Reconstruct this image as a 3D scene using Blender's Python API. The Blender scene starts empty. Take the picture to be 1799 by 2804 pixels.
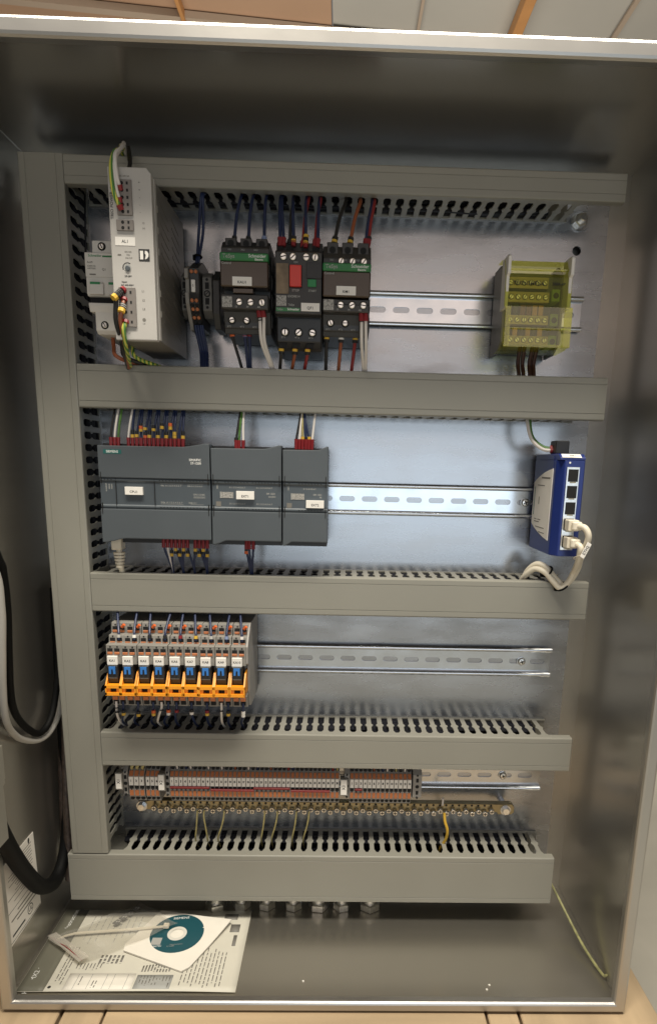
import bpy, bmesh, math, random
from mathutils import Vector, Matrix
random.seed(11)
# ------------------------------------------------------------------ camera, world, lights, exposure
# Layout is written in millimetres: x to the right, z up (0 = lower edge of the controller row),
# d = distance in front of the mounting plate.  W() turns that into world metres.
ZO = 0.66
def W(x, z, d): return Vector((x*.001, -d*.001, z*.001+ZO))
scene = bpy.context.scene
col = scene.collection
cam = bpy.data.cameras.new('camera'); cam_ob = bpy.data.objects.new('camera', cam); col.objects.link(cam_ob)
def rotm(rx, ry, rz):
    cx,sx=math.cos(rx),math.sin(rx); cy,sy=math.cos(ry),math.sin(ry); cz,sz=math.cos(rz),math.sin(rz)
    return Matrix(((cz,-sz,0),(sz,cz,0),(0,0,1)))@Matrix(((1,0,0),(0,cx,-sx),(0,sx,cx)))@Matrix(((cy,0,sy),(0,1,0),(-sy,0,cy)))
R = rotm(0.21447581, -0.02434901, 0.02412959)
right = Vector((R[0][0], R[0][2], -R[0][1])); up = -Vector((R[1][0], R[1][2], -R[1][1])); back = -Vector((R[2][0], R[2][2], -R[2][1]))
mw = Matrix((right, up, back)).transposed().to_4x4(); mw.translation = W(261.706, 82.898, 725.438)
cam_ob.matrix_world = mw
cam.sensor_fit = 'HORIZONTAL'; cam.sensor_width = 36; cam.lens = 36*1751.57/1799
cam.shift_x = -73.43/1799; cam.shift_y = 251.52/1799; cam.clip_start = .02; cam.clip_end = 200
scene.camera = cam_ob
world = bpy.data.worlds.new('World'); scene.world = world; world.use_nodes = True
bgn = world.node_tree.nodes['Background']; bgn.inputs[0].default_value = (1.0, .95, .89, 1); bgn.inputs[1].default_value = .17
def area(name, loc, target, sx, sy, power, color):
    l = bpy.data.lights.new(name, 'AREA'); l.shape = 'RECTANGLE'; l.size = sx; l.size_y = sy; l.energy = power; l.color = color
    o = bpy.data.objects.new(name, l); col.objects.link(o); o.location = loc
    o.rotation_euler = (target-loc).to_track_quat('-Z', 'Y').to_euler(); return o
area('daylight_from_hall_door', W(620, -60, 2600), W(260, -20, 0), 1.6, .75, 8.0, (.78, .90, 1.0))
area('warm_ceiling_bounce_fill', W(300, 800, 2600), W(260, 0, 0), 2.2, .42, 4.2, (1.0, .80, .68))  # added area light imitating warm bounce off the hall ceiling, no real window
area('hall_ceiling_lamp', W(330, 1790, 800), W(260, -100, 60), 1.5, .30, 72, (1.0, .93, .80))
area('ceiling_uplight_fill', W(300, 500, -2300), W(300, 1900, -2400), 3.0, 1.0, 21, (1.0, .90, .76))  # added uplight, hidden behind the cabinet to brighten the ceiling strip
scene.view_settings.view_transform = 'Standard'; scene.view_settings.look = 'None'
scene.view_settings.exposure = 0; scene.view_settings.gamma = 1; scene.view_settings.use_curve_mapping = False
scene.render.engine = 'CYCLES'
# ------------------------------------------------------------------ materials
def hexl(h):
    h = h.lstrip('#'); out = []
    for i in (0,2,4):
        c = int(h[i:i+2],16)/255; out.append(c/12.92 if c <= .04045 else ((c+.055)/1.055)**2.4)
    return tuple(out)
def pm(name, c, rough=.5, metal=0., var=0., vscale=60, bump=0., bscale=900, stretch=(1,1,1), rvar=0., spec=.5, coat=0.):
    m = bpy.data.materials.new(name); m.use_nodes = True; nt = m.node_tree; b = nt.nodes['Principled BSDF']
    if isinstance(c, str): c = hexl(c)
    b.inputs['Base Color'].default_value = (*c,1); b.inputs['Roughness'].default_value = rough; b.inputs['Metallic'].default_value = metal
    b.inputs['Specular IOR Level'].default_value = spec; b.inputs['Coat Weight'].default_value = coat
    if var or bump or rvar:
        tc = nt.nodes.new('ShaderNodeTexCoord'); mp = nt.nodes.new('ShaderNodeMapping'); mp.inputs['Scale'].default_value = stretch
        nt.links.new(tc.outputs['Object'], mp.inputs['Vector'])
    if var or rvar:
        n = nt.nodes.new('ShaderNodeTexNoise'); n.inputs['Scale'].default_value = vscale; n.inputs['Detail'].default_value = 5
        nt.links.new(mp.outputs[0], n.inputs['Vector'])
        if var:
            r = nt.nodes.new('ShaderNodeValToRGB'); e = r.color_ramp.elements
            e[0].position = .28; e[1].position = .72
            e[0].color = (*[x*(1-var) for x in c],1); e[1].color = (*[min(1,x*(1+var)) for x in c],1)
            nt.links.new(n.outputs[0], r.inputs[0]); nt.links.new(r.outputs[0], b.inputs['Base Color'])
        if rvar:
            mr = nt.nodes.new('ShaderNodeMapRange'); mr.inputs[1].default_value = .3; mr.inputs[2].default_value = .7
            mr.inputs[3].default_value = max(.02,rough-rvar); mr.inputs[4].default_value = rough+rvar
            nt.links.new(n.outputs[0], mr.inputs[0]); nt.links.new(mr.outputs[0], b.inputs['Roughness'])
    if bump:
        n2 = nt.nodes.new('ShaderNodeTexNoise'); n2.inputs['Scale'].default_value = bscale; n2.inputs['Detail'].default_value = 3
        nt.links.new(mp.outputs[0], n2.inputs['Vector'])
        bp = nt.nodes.new('ShaderNodeBump'); bp.inputs['Strength'].default_value = bump; bp.inputs['Distance'].default_value = .0006
        nt.links.new(n2.outputs[0], bp.inputs['Height']); nt.links.new(bp.outputs[0], b.inputs['Normal'])
    return m
M = {}
def specks(m, colr, scale, lo, hi, amount):
    """scattered dust / wear marks mixed over a material's own colour"""
    nt = m.node_tree; b = nt.nodes['Principled BSDF']; tc = nt.nodes.new('ShaderNodeTexCoord')
    n = nt.nodes.new('ShaderNodeTexNoise'); n.inputs['Scale'].default_value = scale; n.inputs['Detail'].default_value = 6; n.inputs['Roughness'].default_value = .7
    mr = nt.nodes.new('ShaderNodeMapRange'); mr.inputs[1].default_value = lo; mr.inputs[2].default_value = hi; mr.inputs[4].default_value = amount
    mx = nt.nodes.new('ShaderNodeMix'); mx.data_type = 'RGBA'
    nt.links.new(tc.outputs['Object'], n.inputs['Vector']); nt.links.new(n.outputs[0], mr.inputs[0]); nt.links.new(mr.outputs[0], mx.inputs[0])
    old = b.inputs['Base Color'].links
    if old: nt.links.new(old[0].from_socket, mx.inputs[6])
    else: mx.inputs[6].default_value = b.inputs['Base Color'].default_value
    mx.inputs[7].default_value = (*colr,1); nt.links.new(mx.outputs[2], b.inputs['Base Color'])
M['steel'] = pm('brushed_stainless', (.54,.52,.485), .23, 1, var=.03, vscale=4, rvar=.025, bump=.03, bscale=240, stretch=(.05,1,8))
M['steel_floor'] = pm('brushed_stainless_floor', (.58,.55,.485), .22, 1, var=.04, vscale=6, rvar=.03, bump=.03, bscale=240, stretch=(.05,8,1))
M['rim'] = pm('polished_stainless_rim', (.50,.485,.46), .40, 1, var=.08, vscale=14, rvar=.06, bump=.08, bscale=300, stretch=(.3,1,.3))
M['galv'] = pm('galvanised_sheet', (.44,.45,.47), .25, 1, var=.17, vscale=48, rvar=.07, bump=.02, bscale=300, stretch=(.3,1,1))
M['zinc'] = pm('zinc_rail', (.60,.63,.67), .22, 1, var=.06, vscale=40, rvar=.05)
M['screw'] = pm('bright_screw', (.80,.79,.76), .28, 1, var=.15, vscale=300)
M['brass'] = pm('brass', (.38,.31,.18), .40, 1, var=.12, vscale=90)
M['duct'] = pm('grey_duct_plastic', (.245,.238,.204), .38, 0, var=.09, vscale=4.5, bump=.06, bscale=1500, rvar=.05)
M['plc'] = pm('anthracite_plastic', (.072,.084,.094), .46, 0, var=.06, vscale=20, bump=.15, bscale=2200)
M['plc_mid'] = pm('anthracite_plastic_front', (.064,.078,.090), .40, 0, var=.05, vscale=20, bump=.08, bscale=2200)
M['black'] = pm('black_plastic', (.016,.016,.017), .42, 0, var=.2, vscale=50, bump=.06, bscale=1200)
M['charcoal'] = pm('charcoal_plastic', (.030,.029,.028), .42, 0, var=.15, vscale=50, bump=.08, bscale=1500)
M['hole'] = pm('dark_recess', (.006,.006,.006), .8)
M['white'] = pm('white_label', (.80,.77,.72), .55, 0, var=.03, vscale=60)
M['psu'] = pm('light_grey_housing', (.45,.432,.405), .45, 0, var=.04, vscale=30, bump=.05, bscale=1500)
M['psu_side'] = pm('psu_metal_case', (.20,.185,.165), .42, .3, var=.12, vscale=60, rvar=.06, stretch=(1,.2,2))
M['tgrey'] = pm('terminal_grey', (.27,.255,.235), .5, 0, var=.08, vscale=80)
M['tgrey2'] = pm('relay_socket_grey', (.24,.228,.205), .5, 0, var=.08, vscale=80)
M['dgrey'] = pm('dark_grey_plastic', (.12,.115,.105), .5, 0, var=.1, vscale=80)
M['orange'] = pm('orange_lever', (.44,.145,.05), .45, 0, var=.1, vscale=120)
M['amber'] = pm('amber_ejector', (.86,.33,.016), .38, 0, var=.05, vscale=60)
M['blue_lt'] = pm('blue_latch', (.035,.19,.56), .35)
M['blue'] = pm('blue_switch_housing', (.014,.030,.165), .33, 0, var=.08, vscale=40, bump=.05, bscale=1500)
M['green'] = pm('green_band', (.020,.17,.048), .4, 0, var=.06, vscale=60)
M['red'] = pm('red_button', (.62,.04,.028), .36, 0, var=.06, vscale=60)
M['dred'] = pm('dark_red_bridge', (.22,.016,.018), .4, 0, var=.08, vscale=80)
M['brown'] = pm('smoked_brown_cover', (.038,.025,.017), .22, 0, var=.12, vscale=40)
M['bronze'] = pm('worn_setting_plate', (.17,.125,.075), .4, .2, var=.4, vscale=120)
M['teal'] = pm('teal_print', (.014,.072,.090), .35)
M['teal_logo'] = pm('teal_logo_plate', (.012,.12,.11), .4)
M['ink'] = pm('black_ink', (.02,.02,.02), .6)
M['ink_grey'] = pm('grey_ink', (.17,.16,.14), .6)
M['ink_pale'] = pm('pale_ink', (.34,.34,.32), .6)
M['ink_white'] = pm('white_ink', (.78,.78,.75), .6)
M['ink_green'] = pm('green_ink', (.03,.22,.08), .6)
M['print_grey'] = pm('speckled_print', (.30,.29,.27), .6, 0, var=.75, vscale=900)
M['paper'] = pm('printed_paper', (.56,.535,.455), .6, 0, var=.03, vscale=30, bump=.2, bscale=25)
M['paper_band'] = pm('grey_paper_band', (.155,.15,.115), .55)
M['envelope'] = pm('white_paper_sleeve', (.74,.70,.62), .6, 0, var=.03, vscale=30)
M['w_blue'] = pm('wire_blue', (.010,.020,.066), .4); M['w_black'] = pm('wire_black', (.014,.013,.013), .42)
M['w_white'] = pm('wire_white', (.68,.64,.60), .42); M['w_brown'] = pm('wire_brown', (.22,.06,.025), .42)
M['w_red'] = pm('wire_red', (.24,.022,.022), .42); M['w_orange'] = pm('wire_orange', (.27,.075,.028), .42)
M['w_dark'] = pm('wire_dark_brown', (.045,.016,.012), .4)
M['f_red'] = pm('ferrule_red', (.23,.014,.018), .4); M['f_yellow'] = pm('marker_yellow', (.64,.40,.045), .5)
M['f_orange'] = pm('marker_orange', (.66,.13,.03), .5); M['f_black'] = pm('marker_black', (.012,.012,.012), .5); M['f_blue']=pm('ferrule_pale_blue',(.22,.27,.42),.45)
M['cable_white'] = pm('cable_cream', (.70,.64,.52), .42, 0, var=.05, vscale=40)
M['cable_grey'] = pm('cable_pale_grey', (.46,.445,.41), .45, 0, var=.05, vscale=40)
M['braid'] = pm('braided_sleeve', (.045,.032,.026), .45, 0, var=.7, vscale=260, bump=.9, bscale=420, stretch=(1,1,.7))
M['rubber'] = pm('black_rubber', (.004,.004,.004), .6, 0, bump=.1, bscale=500, spec=.12)
M['wood'] = pm('pine_board', (.42,.31,.19), .6, 0, var=.22, vscale=11, bump=.25, bscale=90, stretch=(.25,3,3))
M['wood_d'] = pm('pine_board_along', (.44,.325,.20), .6, 0, var=.22, vscale=11, bump=.25, bscale=90, stretch=(3,.25,3))
M['beam'] = pm('orange_rafter', (.50,.25,.09), .6, 0, var=.15, vscale=6)
M['ceil_wood'] = pm('ceiling_board', (.44,.285,.19), .7, 0, var=.12, vscale=1.5)
M['ceil_white'] = pm('ceiling_panel_white', (.45,.445,.42), .7, 0, var=.10, vscale=1.2)
M['seam'] = pm('ceiling_seam', (.42,.34,.27), .7)
M['concrete'] = pm('concrete_floor', (.46,.44,.38), .7, 0, var=.16, vscale=3.5, bump=.2, bscale=60)
specks(M['duct'],(.40,.38,.33),150,.69,.76,.4); specks(M['galv'],(.36,.36,.37),120,.66,.74,.28); specks(M['plc'],(.20,.21,.21),260,.68,.74,.5); specks(M['steel_floor'],(.75,.72,.66),230,.72,.76,.7); specks(M['charcoal'],(.12,.115,.11),300,.67,.74,.5)
def broad_sheen(m, colr, rough, fac):
    """brushed steel scatters: a second, wider metallic lobe under the clear reflection"""
    nt = m.node_tree; out = nt.nodes['Material Output']; b = nt.nodes['Principled BSDF']; g = nt.nodes.new('ShaderNodeBsdfGlossy')
    g.inputs['Color'].default_value = (*colr,1); g.inputs['Roughness'].default_value = rough; mx = nt.nodes.new('ShaderNodeMixShader'); mx.inputs[0].default_value = fac
    nt.links.new(b.outputs[0], mx.inputs[1]); nt.links.new(g.outputs[0], mx.inputs[2]); nt.links.new(mx.outputs[0], out.inputs['Surface'])
broad_sheen(M['steel'],(.50,.48,.44),.55,.36); broad_sheen(M['steel_floor'],(.55,.52,.455),.55,.36); broad_sheen(M['galv'],(.44,.45,.47),.5,.25)
M['mcb'] = pm('white_breaker_plastic', (.66,.63,.58), .45, 0, var=.04, vscale=30)
def striped():
    m = pm('wire_green_yellow', (.42,.42,.06), .42); nt = m.node_tree; b = nt.nodes['Principled BSDF']
    tc = nt.nodes.new('ShaderNodeTexCoord'); wv = nt.nodes.new('ShaderNodeTexWave'); wv.wave_type='BANDS'; wv.bands_direction='X'
    mp = nt.nodes.new('ShaderNodeMapping'); mp.inputs['Scale'].default_value=(1,1,1)
    wv.inputs['Scale'].default_value = 95; wv.inputs['Distortion'].default_value=.6
    r = nt.nodes.new('ShaderNodeValToRGB'); r.color_ramp.elements[0].color=(.06,.19,.035,1); r.color_ramp.elements[0].position=.42
    r.color_ramp.elements[1].color=(.52,.50,.08,1); r.color_ramp.elements[1].position=.58
    nt.links.new(tc.outputs['Object'],mp.inputs[0]); nt.links.new(mp.outputs[0],wv.inputs[0]); nt.links.new(wv.outputs[0],r.inputs[0]); nt.links.new(r.outputs[0],b.inputs['Base Color'])
    return m
M['w_gy'] = striped()
M['w_green'] = pm('wire_green', (.07,.17,.035), .42, 0, var=.5, vscale=130)
M['w_earth'] = pm('wire_earth_yellow', (.34,.29,.12), .45, 0, var=.25, vscale=130)
M['w_earth2'] = pm('wire_earth_dull', (.30,.29,.13), .5, 0, var=.35, vscale=160)
def see_through(name, tint, alpha_col, mixv, rough=.08, gl=.12):
    m = bpy.data.materials.new(name); m.use_nodes = True; nt = m.node_tree; nt.nodes.clear()
    out = nt.nodes.new('ShaderNodeOutputMaterial'); tr = nt.nodes.new('ShaderNodeBsdfTransparent'); tr.inputs[0].default_value=(*tint,1)
    df = nt.nodes.new('ShaderNodeBsdfDiffuse'); df.inputs[0].default_value=(*alpha_col,1)
    g = nt.nodes.new('ShaderNodeBsdfGlossy'); g.inputs['Roughness'].default_value=rough
    m1 = nt.nodes.new('ShaderNodeMixShader'); m1.inputs[0].default_value=mixv
    m2 = nt.nodes.new('ShaderNodeMixShader'); m2.inputs[0].default_value=gl
    nt.links.new(tr.outputs[0],m1.inputs[1]); nt.links.new(df.outputs[0],m1.inputs[2])
    nt.links.new(m1.outputs[0],m2.inputs[1]); nt.links.new(g.outputs[0],m2.inputs[2]); nt.links.new(m2.outputs[0],out.inputs[0]); return m
M['yellow_clear'] = see_through('yellow_clear_plastic', (.88,.89,.40), (.50,.51,.08), .15, .08, .07)
M['bag'] = see_through('clear_bag_film', (.96,.95,.92), (.75,.72,.66), .15, .14, .14)
M['bag2'] = see_through('folded_bag_film', (.96,.95,.92), (.85,.80,.72), .26, .15, .12)
# ------------------------------------------------------------------ mesh helpers
def link(name, me, parent=None, loc=(0,0,0)):
    o = bpy.data.objects.new(name, me); col.objects.link(o); o.location = loc
    if parent: o.parent = parent
    return o
ORG = {}
def thing(name, label, cat, p, group=None):
    o = bpy.data.objects.new(name, None); col.objects.link(o); o.location = W(*p); o.empty_display_size = .01
    o['label'] = label; o['category'] = cat
    if group: o['group'] = group
    ORG[o.name] = Vector(p); return o
def tag(o, label=None, cat=None, group=None, kind=None):
    if label: o['label'] = label
    if cat: o['category'] = cat
    if group: o['group'] = group
    if kind: o['kind'] = kind
    return o
def org(o):
    while o is not None:
        if o.name in ORG: return ORG[o.name]
        o = o.parent
    return Vector((0,0,0))
class B:
    def __init__(s): s.v = []; s.f = []
    def add(s, vs, fs):
        n = len(s.v); s.v += [tuple(p) for p in vs]; s.f += [tuple(i+n for i in f) for f in fs]; return s
    def box(s, x0,x1,z0,z1,d0,d1):
        return s.add([(x0,z0,d0),(x1,z0,d0),(x1,z1,d0),(x0,z1,d0),(x0,z0,d1),(x1,z0,d1),(x1,z1,d1),(x0,z1,d1)],
                     [(0,1,2,3),(4,5,6,7),(0,1,5,4),(1,2,6,5),(2,3,7,6),(3,0,4,7)])
    def pr(s, pts, axis, a0, a1):
        n = len(pts)
        def P(q,a):
            return {'d':(q[0],q[1],a),'x':(a,q[0],q[1]),'z':(q[0],a,q[1])}[axis]
        return s.add([P(q,a0) for q in pts]+[P(q,a1) for q in pts],
                     [tuple(range(n)),tuple(range(n,2*n))]+[(i,(i+1)%n,n+(i+1)%n,n+i) for i in range(n)])
    def lathe(s, c, axis, prof, n=12, ph=0.):
        vs=[]; fs=[]
        for r,h in prof:
            for k in range(n):
                a = ph+2*math.pi*k/n; u,w = r*math.cos(a), r*math.sin(a)
                vs.append({'d':(c[0]+u,c[1]+w,c[2]+h),'z':(c[0]+u,c[1]+h,c[2]+w),'x':(c[0]+h,c[1]+u,c[2]+w)}[axis])
        for j in range(len(prof)-1):
            for k in range(n): fs.append((j*n+k,j*n+(k+1)%n,(j+1)*n+(k+1)%n,(j+1)*n+k))
        fs.append(tuple(range(n))); fs.append(tuple(range((len(prof)-1)*n,len(prof)*n)))
        return s.add(vs,fs)
    def tube(s, pts, r, n=8, sub=5):
        P = [Vector(p) for p in pts]; Q=[]; Rr=[]
        rl = r if isinstance(r,(list,tuple)) else [r]*len(P)
        for i in range(len(P)-1):
            p0 = P[i-1] if i else P[i]*2-P[i+1]; p1,p2 = P[i],P[i+1]; p3 = P[i+2] if i+2 < len(P) else p2*2-p1
            for k in range(sub):
                t = k/sub
                Q.append(.5*((2*p1)+(p2-p0)*t+(2*p0-5*p1+4*p2-p3)*t*t+(3*p1-p0-3*p2+p3)*t**3)); Rr.append(rl[i]*(1-t)+rl[i+1]*t)
        Q.append(P[-1]); Rr.append(rl[-1])
        T = [(Q[min(i+1,len(Q)-1)]-Q[max(i-1,0)]).normalized() for i in range(len(Q))]
        a = Vector((0,0,1)) if abs(T[0].z) < .9 else Vector((1,0,0)); N = (a-T[0]*a.dot(T[0])).normalized()
        vs=[]; fs=[]
        for i,q in enumerate(Q):
            N = (N-T[i]*N.dot(T[i])).normalized(); Bn = T[i].cross(N)
            for k in range(n):
                an = 2*math.pi*k/n; vs.append(q+(N*math.cos(an)+Bn*math.sin(an))*Rr[i])
        for i in range(len(Q)-1):
            for k in range(n): fs.append((i*n+k,i*n+(k+1)%n,(i+1)*n+(k+1)%n,(i+1)*n+k))
        fs.append(tuple(range(n))); fs.append(tuple(range((len(Q)-1)*n,len(Q)*n)))
        return s.add(vs,fs)
    def mesh(s, name, mat, o, bevel=0, smooth=False, seg=1):
        me = bpy.data.meshes.new(name)
        me.from_pydata([((x-o[0])*.001,-(d-o[2])*.001,(z-o[1])*.001) for x,z,d in s.v],[],s.f)
        bm = bmesh.new(); bm.from_mesh(me)
        bmesh.ops.recalc_face_normals(bm, faces=bm.faces)
        if bevel:
            es = [e for e in bm.edges if len(e.link_faces)==2 and e.calc_face_angle(0) > .5]
            bmesh.ops.bevel(bm, geom=es, offset=bevel*.001, segments=seg, affect='EDGES', profile=.6, clamp_overlap=True)
        if smooth:
            for f in bm.faces: f.smooth = True
            for e in bm.edges:
                if len(e.link_faces)==2 and e.calc_face_angle(0) > .7: e.smooth = False
        bm.to_mesh(me); bm.free(); me.materials.append(mat if not isinstance(mat,str) else M[mat]); return me
    def obj(s, name, mat, parent=None, bevel=0, smooth=False, seg=1, o=None):
        og = Vector(o) if o is not None else (org(parent) if parent else Vector((0,0,0)))
        me = s.mesh(name, mat, og, bevel, smooth, seg)
        ob = link(name, me, parent)
        if parent is None: ob.location = W(*og); ORG[ob.name] = og
        return ob
def box(name, mat, parent, *a, bevel=0, seg=1): return B().box(*a).obj(name, mat, parent, bevel, seg=seg)
TX = {}
def txt(s, x, z, d, size, mat, parent, rz=0, face='d', align='CENTER', bold=.06, sx=1., name='lettering'):
    key = (s,size,mat,rz,face,align,bold,sx)
    if key not in TX:
        cu = bpy.data.curves.new('t','FONT'); cu.body = s; cu.size = size*.001/.72; cu.align_x = align; cu.align_y = 'CENTER'; cu.offset = bold*.001; cu.resolution_u = 2
        to = bpy.data.objects.new('t', cu); me = bpy.data.meshes.new_from_object(to); bpy.data.objects.remove(to)
        me.transform(Matrix.Diagonal((sx,1,1,1)))
        me.transform(Matrix.Rotation(rz,4,'Z'))
        if face == 'd': me.transform(Matrix.Rotation(math.pi/2,4,'X'))
        elif face == 'x-': me.transform(Matrix.Rotation(-math.pi/2,4,'Z')@Matrix.Rotation(math.pi/2,4,'X'))
        elif face == 'x+': me.transform(Matrix.Rotation(math.pi/2,4,'Z')@Matrix.Rotation(math.pi/2,4,'X'))
        me.materials.clear(); me.materials.append(M[mat]); TX[key] = me
    og = org(parent)
    return link(name, TX[key], parent, W(x,z,d)-W(*og))
def sheet_holes(name, outline, holes, thick, mat, o, d):
    """flat sheet in the x-z plane with real holes; front face at depth d"""
    cu = bpy.data.curves.new(name,'CURVE'); cu.dimensions='2D'; cu.fill_mode='BOTH'; cu.extrude = thick*.0005
    for lp in [outline]+holes:
        sp = cu.splines.new('POLY'); sp.points.add(len(lp)-1); sp.use_cyclic_u = True
        for p,(x,z) in zip(sp.points,lp): p.co = ((x-o[0])*.001,(z-o[1])*.001,0,1)
    to = bpy.data.objects.new(name,cu); me = bpy.data.meshes.new_from_object(to); bpy.data.objects.remove(to)
    me.transform(Matrix.Translation((0,-(d-thick/2-o[2])*.001,0))@Matrix.Rotation(math.pi/2,4,'X'))
    me.materials.clear(); me.materials.append(M[mat]); return me
def copy_tree(o, parent=None):
    c = o.copy(); col.objects.link(c); c.parent = parent
    if o.name in ORG: ORG[c.name] = ORG[o.name]
    for ch in list(o.children): copy_tree(ch, c)
    return c
def circ(cx, cz, r, n=16, ph=0): return [(cx+r*math.cos(ph+2*math.pi*k/n), cz+r*math.sin(ph+2*math.pi*k/n)) for k in range(n)]
def stadium(cx, cz, w, h, n=6):
    r = h/2; a = w/2-r
    return [(cx+a+r*math.cos(t),cz+r*math.sin(t)) for t in [(-.5+k/n)*math.pi for k in range(n+1)]]+[(cx-a+r*math.cos(t),cz+r*math.sin(t)) for t in [(.5+k/n)*math.pi for k in range(n+1)]]
def screwhead(parent, x, z, d, r, name='screw', mat='screw', rot=None):
    """slotted round screw head facing the viewer, the slot a dark bar laid on top"""
    a = random.uniform(0,math.pi) if rot is None else rot
    b = B().lathe((x,z,d),'d',[(r,0),(r,.6),(r*.78,1.0)],12)
    o = b.obj(name, mat, parent)
    c,s_ = math.cos(a),math.sin(a); w = r*.16; l = r*.80
    B().pr([(x+c*l-s_*w,z+s_*l+c*w),(x-c*l-s_*w,z-s_*l+c*w),(x-c*l+s_*w,z-s_*l-c*w),(x+c*l+s_*w,z+s_*l-c*w)],'d',d+1.0,d+1.12).obj('slot','hole',o)  # near-black colour gives the slot its shade, nothing is cut in
    return o
# ------------------------------------------------------------------ the hall round the cabinet
def struct(ob): ob['kind'] = 'structure'; return ob
GZ = -ZO*1000
struct(B().box(-9000,9000,GZ-60,GZ,-9000,9000).obj('ground','concrete'))
CZ = 1900
struct(B().box(-4200,180,CZ,CZ+40,-4600,200).obj('ceiling','ceil_wood'))
struct(B().box(186,4200,CZ+6,CZ+46,-4600,200).obj('ceiling','ceil_white'))
def beam(label, x0, x1, mat='beam', dz=90, d0=-4600, d1=200):
    t = B().box(x0,x1,CZ-dz,CZ-2,d0,d1).obj('rafter',mat,None,bevel=2); tag(t,label,'rafter','rafters under the hall ceiling')
beam('thin orange wooden rafter above the left half of the cabinet', -440,-424, dz=40)
beam('broad orange wooden rafter above the right half of the cabinet', 930,972, dz=60)
tag(B().box(540,552,CZ-14,CZ-2,-4600,200).obj('ceiling_batten','seam'),'faint grey batten on the ceiling left of the broad rafter','batten','battens on the ceiling panels')
tag(B().box(1372,1392,CZ-14,CZ-2,-4600,200).obj('ceiling_batten','seam'),'grey batten on the ceiling above the top right corner of the cabinet','batten','battens on the ceiling panels')
tag(B().pr([(-3600,-2060),(900,-2515),(900,-2550),(-3600,-2100)],'z',CZ-30,CZ-4).obj('ceiling_conduit','seam'),'pale strip running slantwise across the wooden ceiling','conduit')
# pallet of pine boards under the cabinet
pal = thing('wooden_pallet','pale pine pallet of boards beneath the steel cabinet','pallet',(240,-464,0))
for (x0,x1,d0,d1,m) in ((-150,-14,60,420,'wood_d'),(-10,30,140,420,'wood_d'),(33,418,150,420,'wood'),(-150,596,-190,52,'wood'),(421,452,60,420,'wood_d'),(455,598,60,420,'wood_d')):
    dz = random.uniform(-3.0,0)
    box('board',m,pal,x0,x1,-486,-464.6+dz,d0,d1,bevel=1.2)
for x0 in (-140,220,520): box('bearer','wood_d',pal,x0,x0+70,GZ+1,-487,-180,415,bevel=1.5)
# ------------------------------------------------------------------ stainless cabinet
XL,XR,ZB,ZT,DB,DF = -68,557,-456,384,-14,178
enc = thing('steel_cabinet','open brushed stainless steel control cabinet on the pallet','cabinet',(240,ZB-6,0))
box('back_wall','steel',enc,XL-1.5,XR+1.5,ZB-1.5,ZT+1.5,DB-2,DB)
box('side_wall','steel',enc,XL-1.8,XL,ZB,ZT,DB,DF-7)
box('side_wall','steel',enc,XR,XR+1.8,ZB,ZT,DB,DF-7)
box('top_wall','steel',enc,XL-1.8,XR+1.8,ZT,ZT+1.8,DB,DF-7)
box('bottom_wall','steel_floor',enc,XL-1.8,XR+1.8,ZB-1.8,ZB,DB,DF-7)
def rim():
    O = (XL-3,XR+6,ZB-6.5,ZT+12.5); prof = [(0,DF-16),(0,DF-2.5),(.7,DF-.8),(2.5,DF),(9.5,DF),(11.2,DF-.8),(12.2,DF-2.8),(12.2,DF-9)]
    vs=[]; fs=[]
    for u,d in prof:
        x0,x1,z0,z1 = O[0]+u,O[1]-u,O[2]+u*.85,O[3]-u*1.12
        vs += [(x0,z0,d),(x1,z0,d),(x1,z1,d),(x0,z1,d)]
    for j in range(len(prof)-1):
        for k in range(4): fs.append((j*4+k,j*4+(k+1)%4,(j+1)*4+(k+1)%4,(j+1)*4+k))
    b = B().add(vs,fs); o = b.obj('front_rim','rim',enc); return o
rim()
# weld seams in the inner corners
for x,sx in ((XL,1),(XR,-1)):
    for z,sz in ((ZB,1),(ZT,-1)):
        B().tube([(x+sx*.3,z+sz*.3,DB+1),(x+sx*.3,z+sz*.3,DF-9)],.5,6,1).obj('weld_seam','steel',enc,smooth=True)
# galvanised mounting plate with real holes
PL = thing('mounting_plate','shiny galvanised steel mounting plate behind the rails','plate',(240,-11,0))
holes = [circ(501.2,306.2,4.6,18),circ(501.2,-380,4.6,18),circ(-46,365,3,14)]
pm_ = sheet_holes('sheet',[(-50,-398),(531.5,-398),(531.5,371),(-50,371)],holes,2.5,'galv',(240,-11,0),0)
link('sheet',pm_,PL)
box('flange','galv',PL,529.0,531.45,-397.9,370.9,-12,-2.6); box('flange','galv',PL,-49.95,-47.5,-397.9,370.9,-12,-2.6)
for (x,z) in ((501,333.6),):
    b = B().lathe((x,z,.2),'d',[(9.5,0),(9.5,1.6)],20); o = b.obj('washer','zinc',PL,smooth=False)
    B().lathe((x,z,1.9),'d',[(6.6,0),(6.6,5.2),(5.7,6.0)],6,.3).obj('nut','screw',PL); B().lathe((x,z,7.9),'d',[(3.6,0),(3.6,6),(3,6.6)],12).obj('stud','screw',PL)
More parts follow.
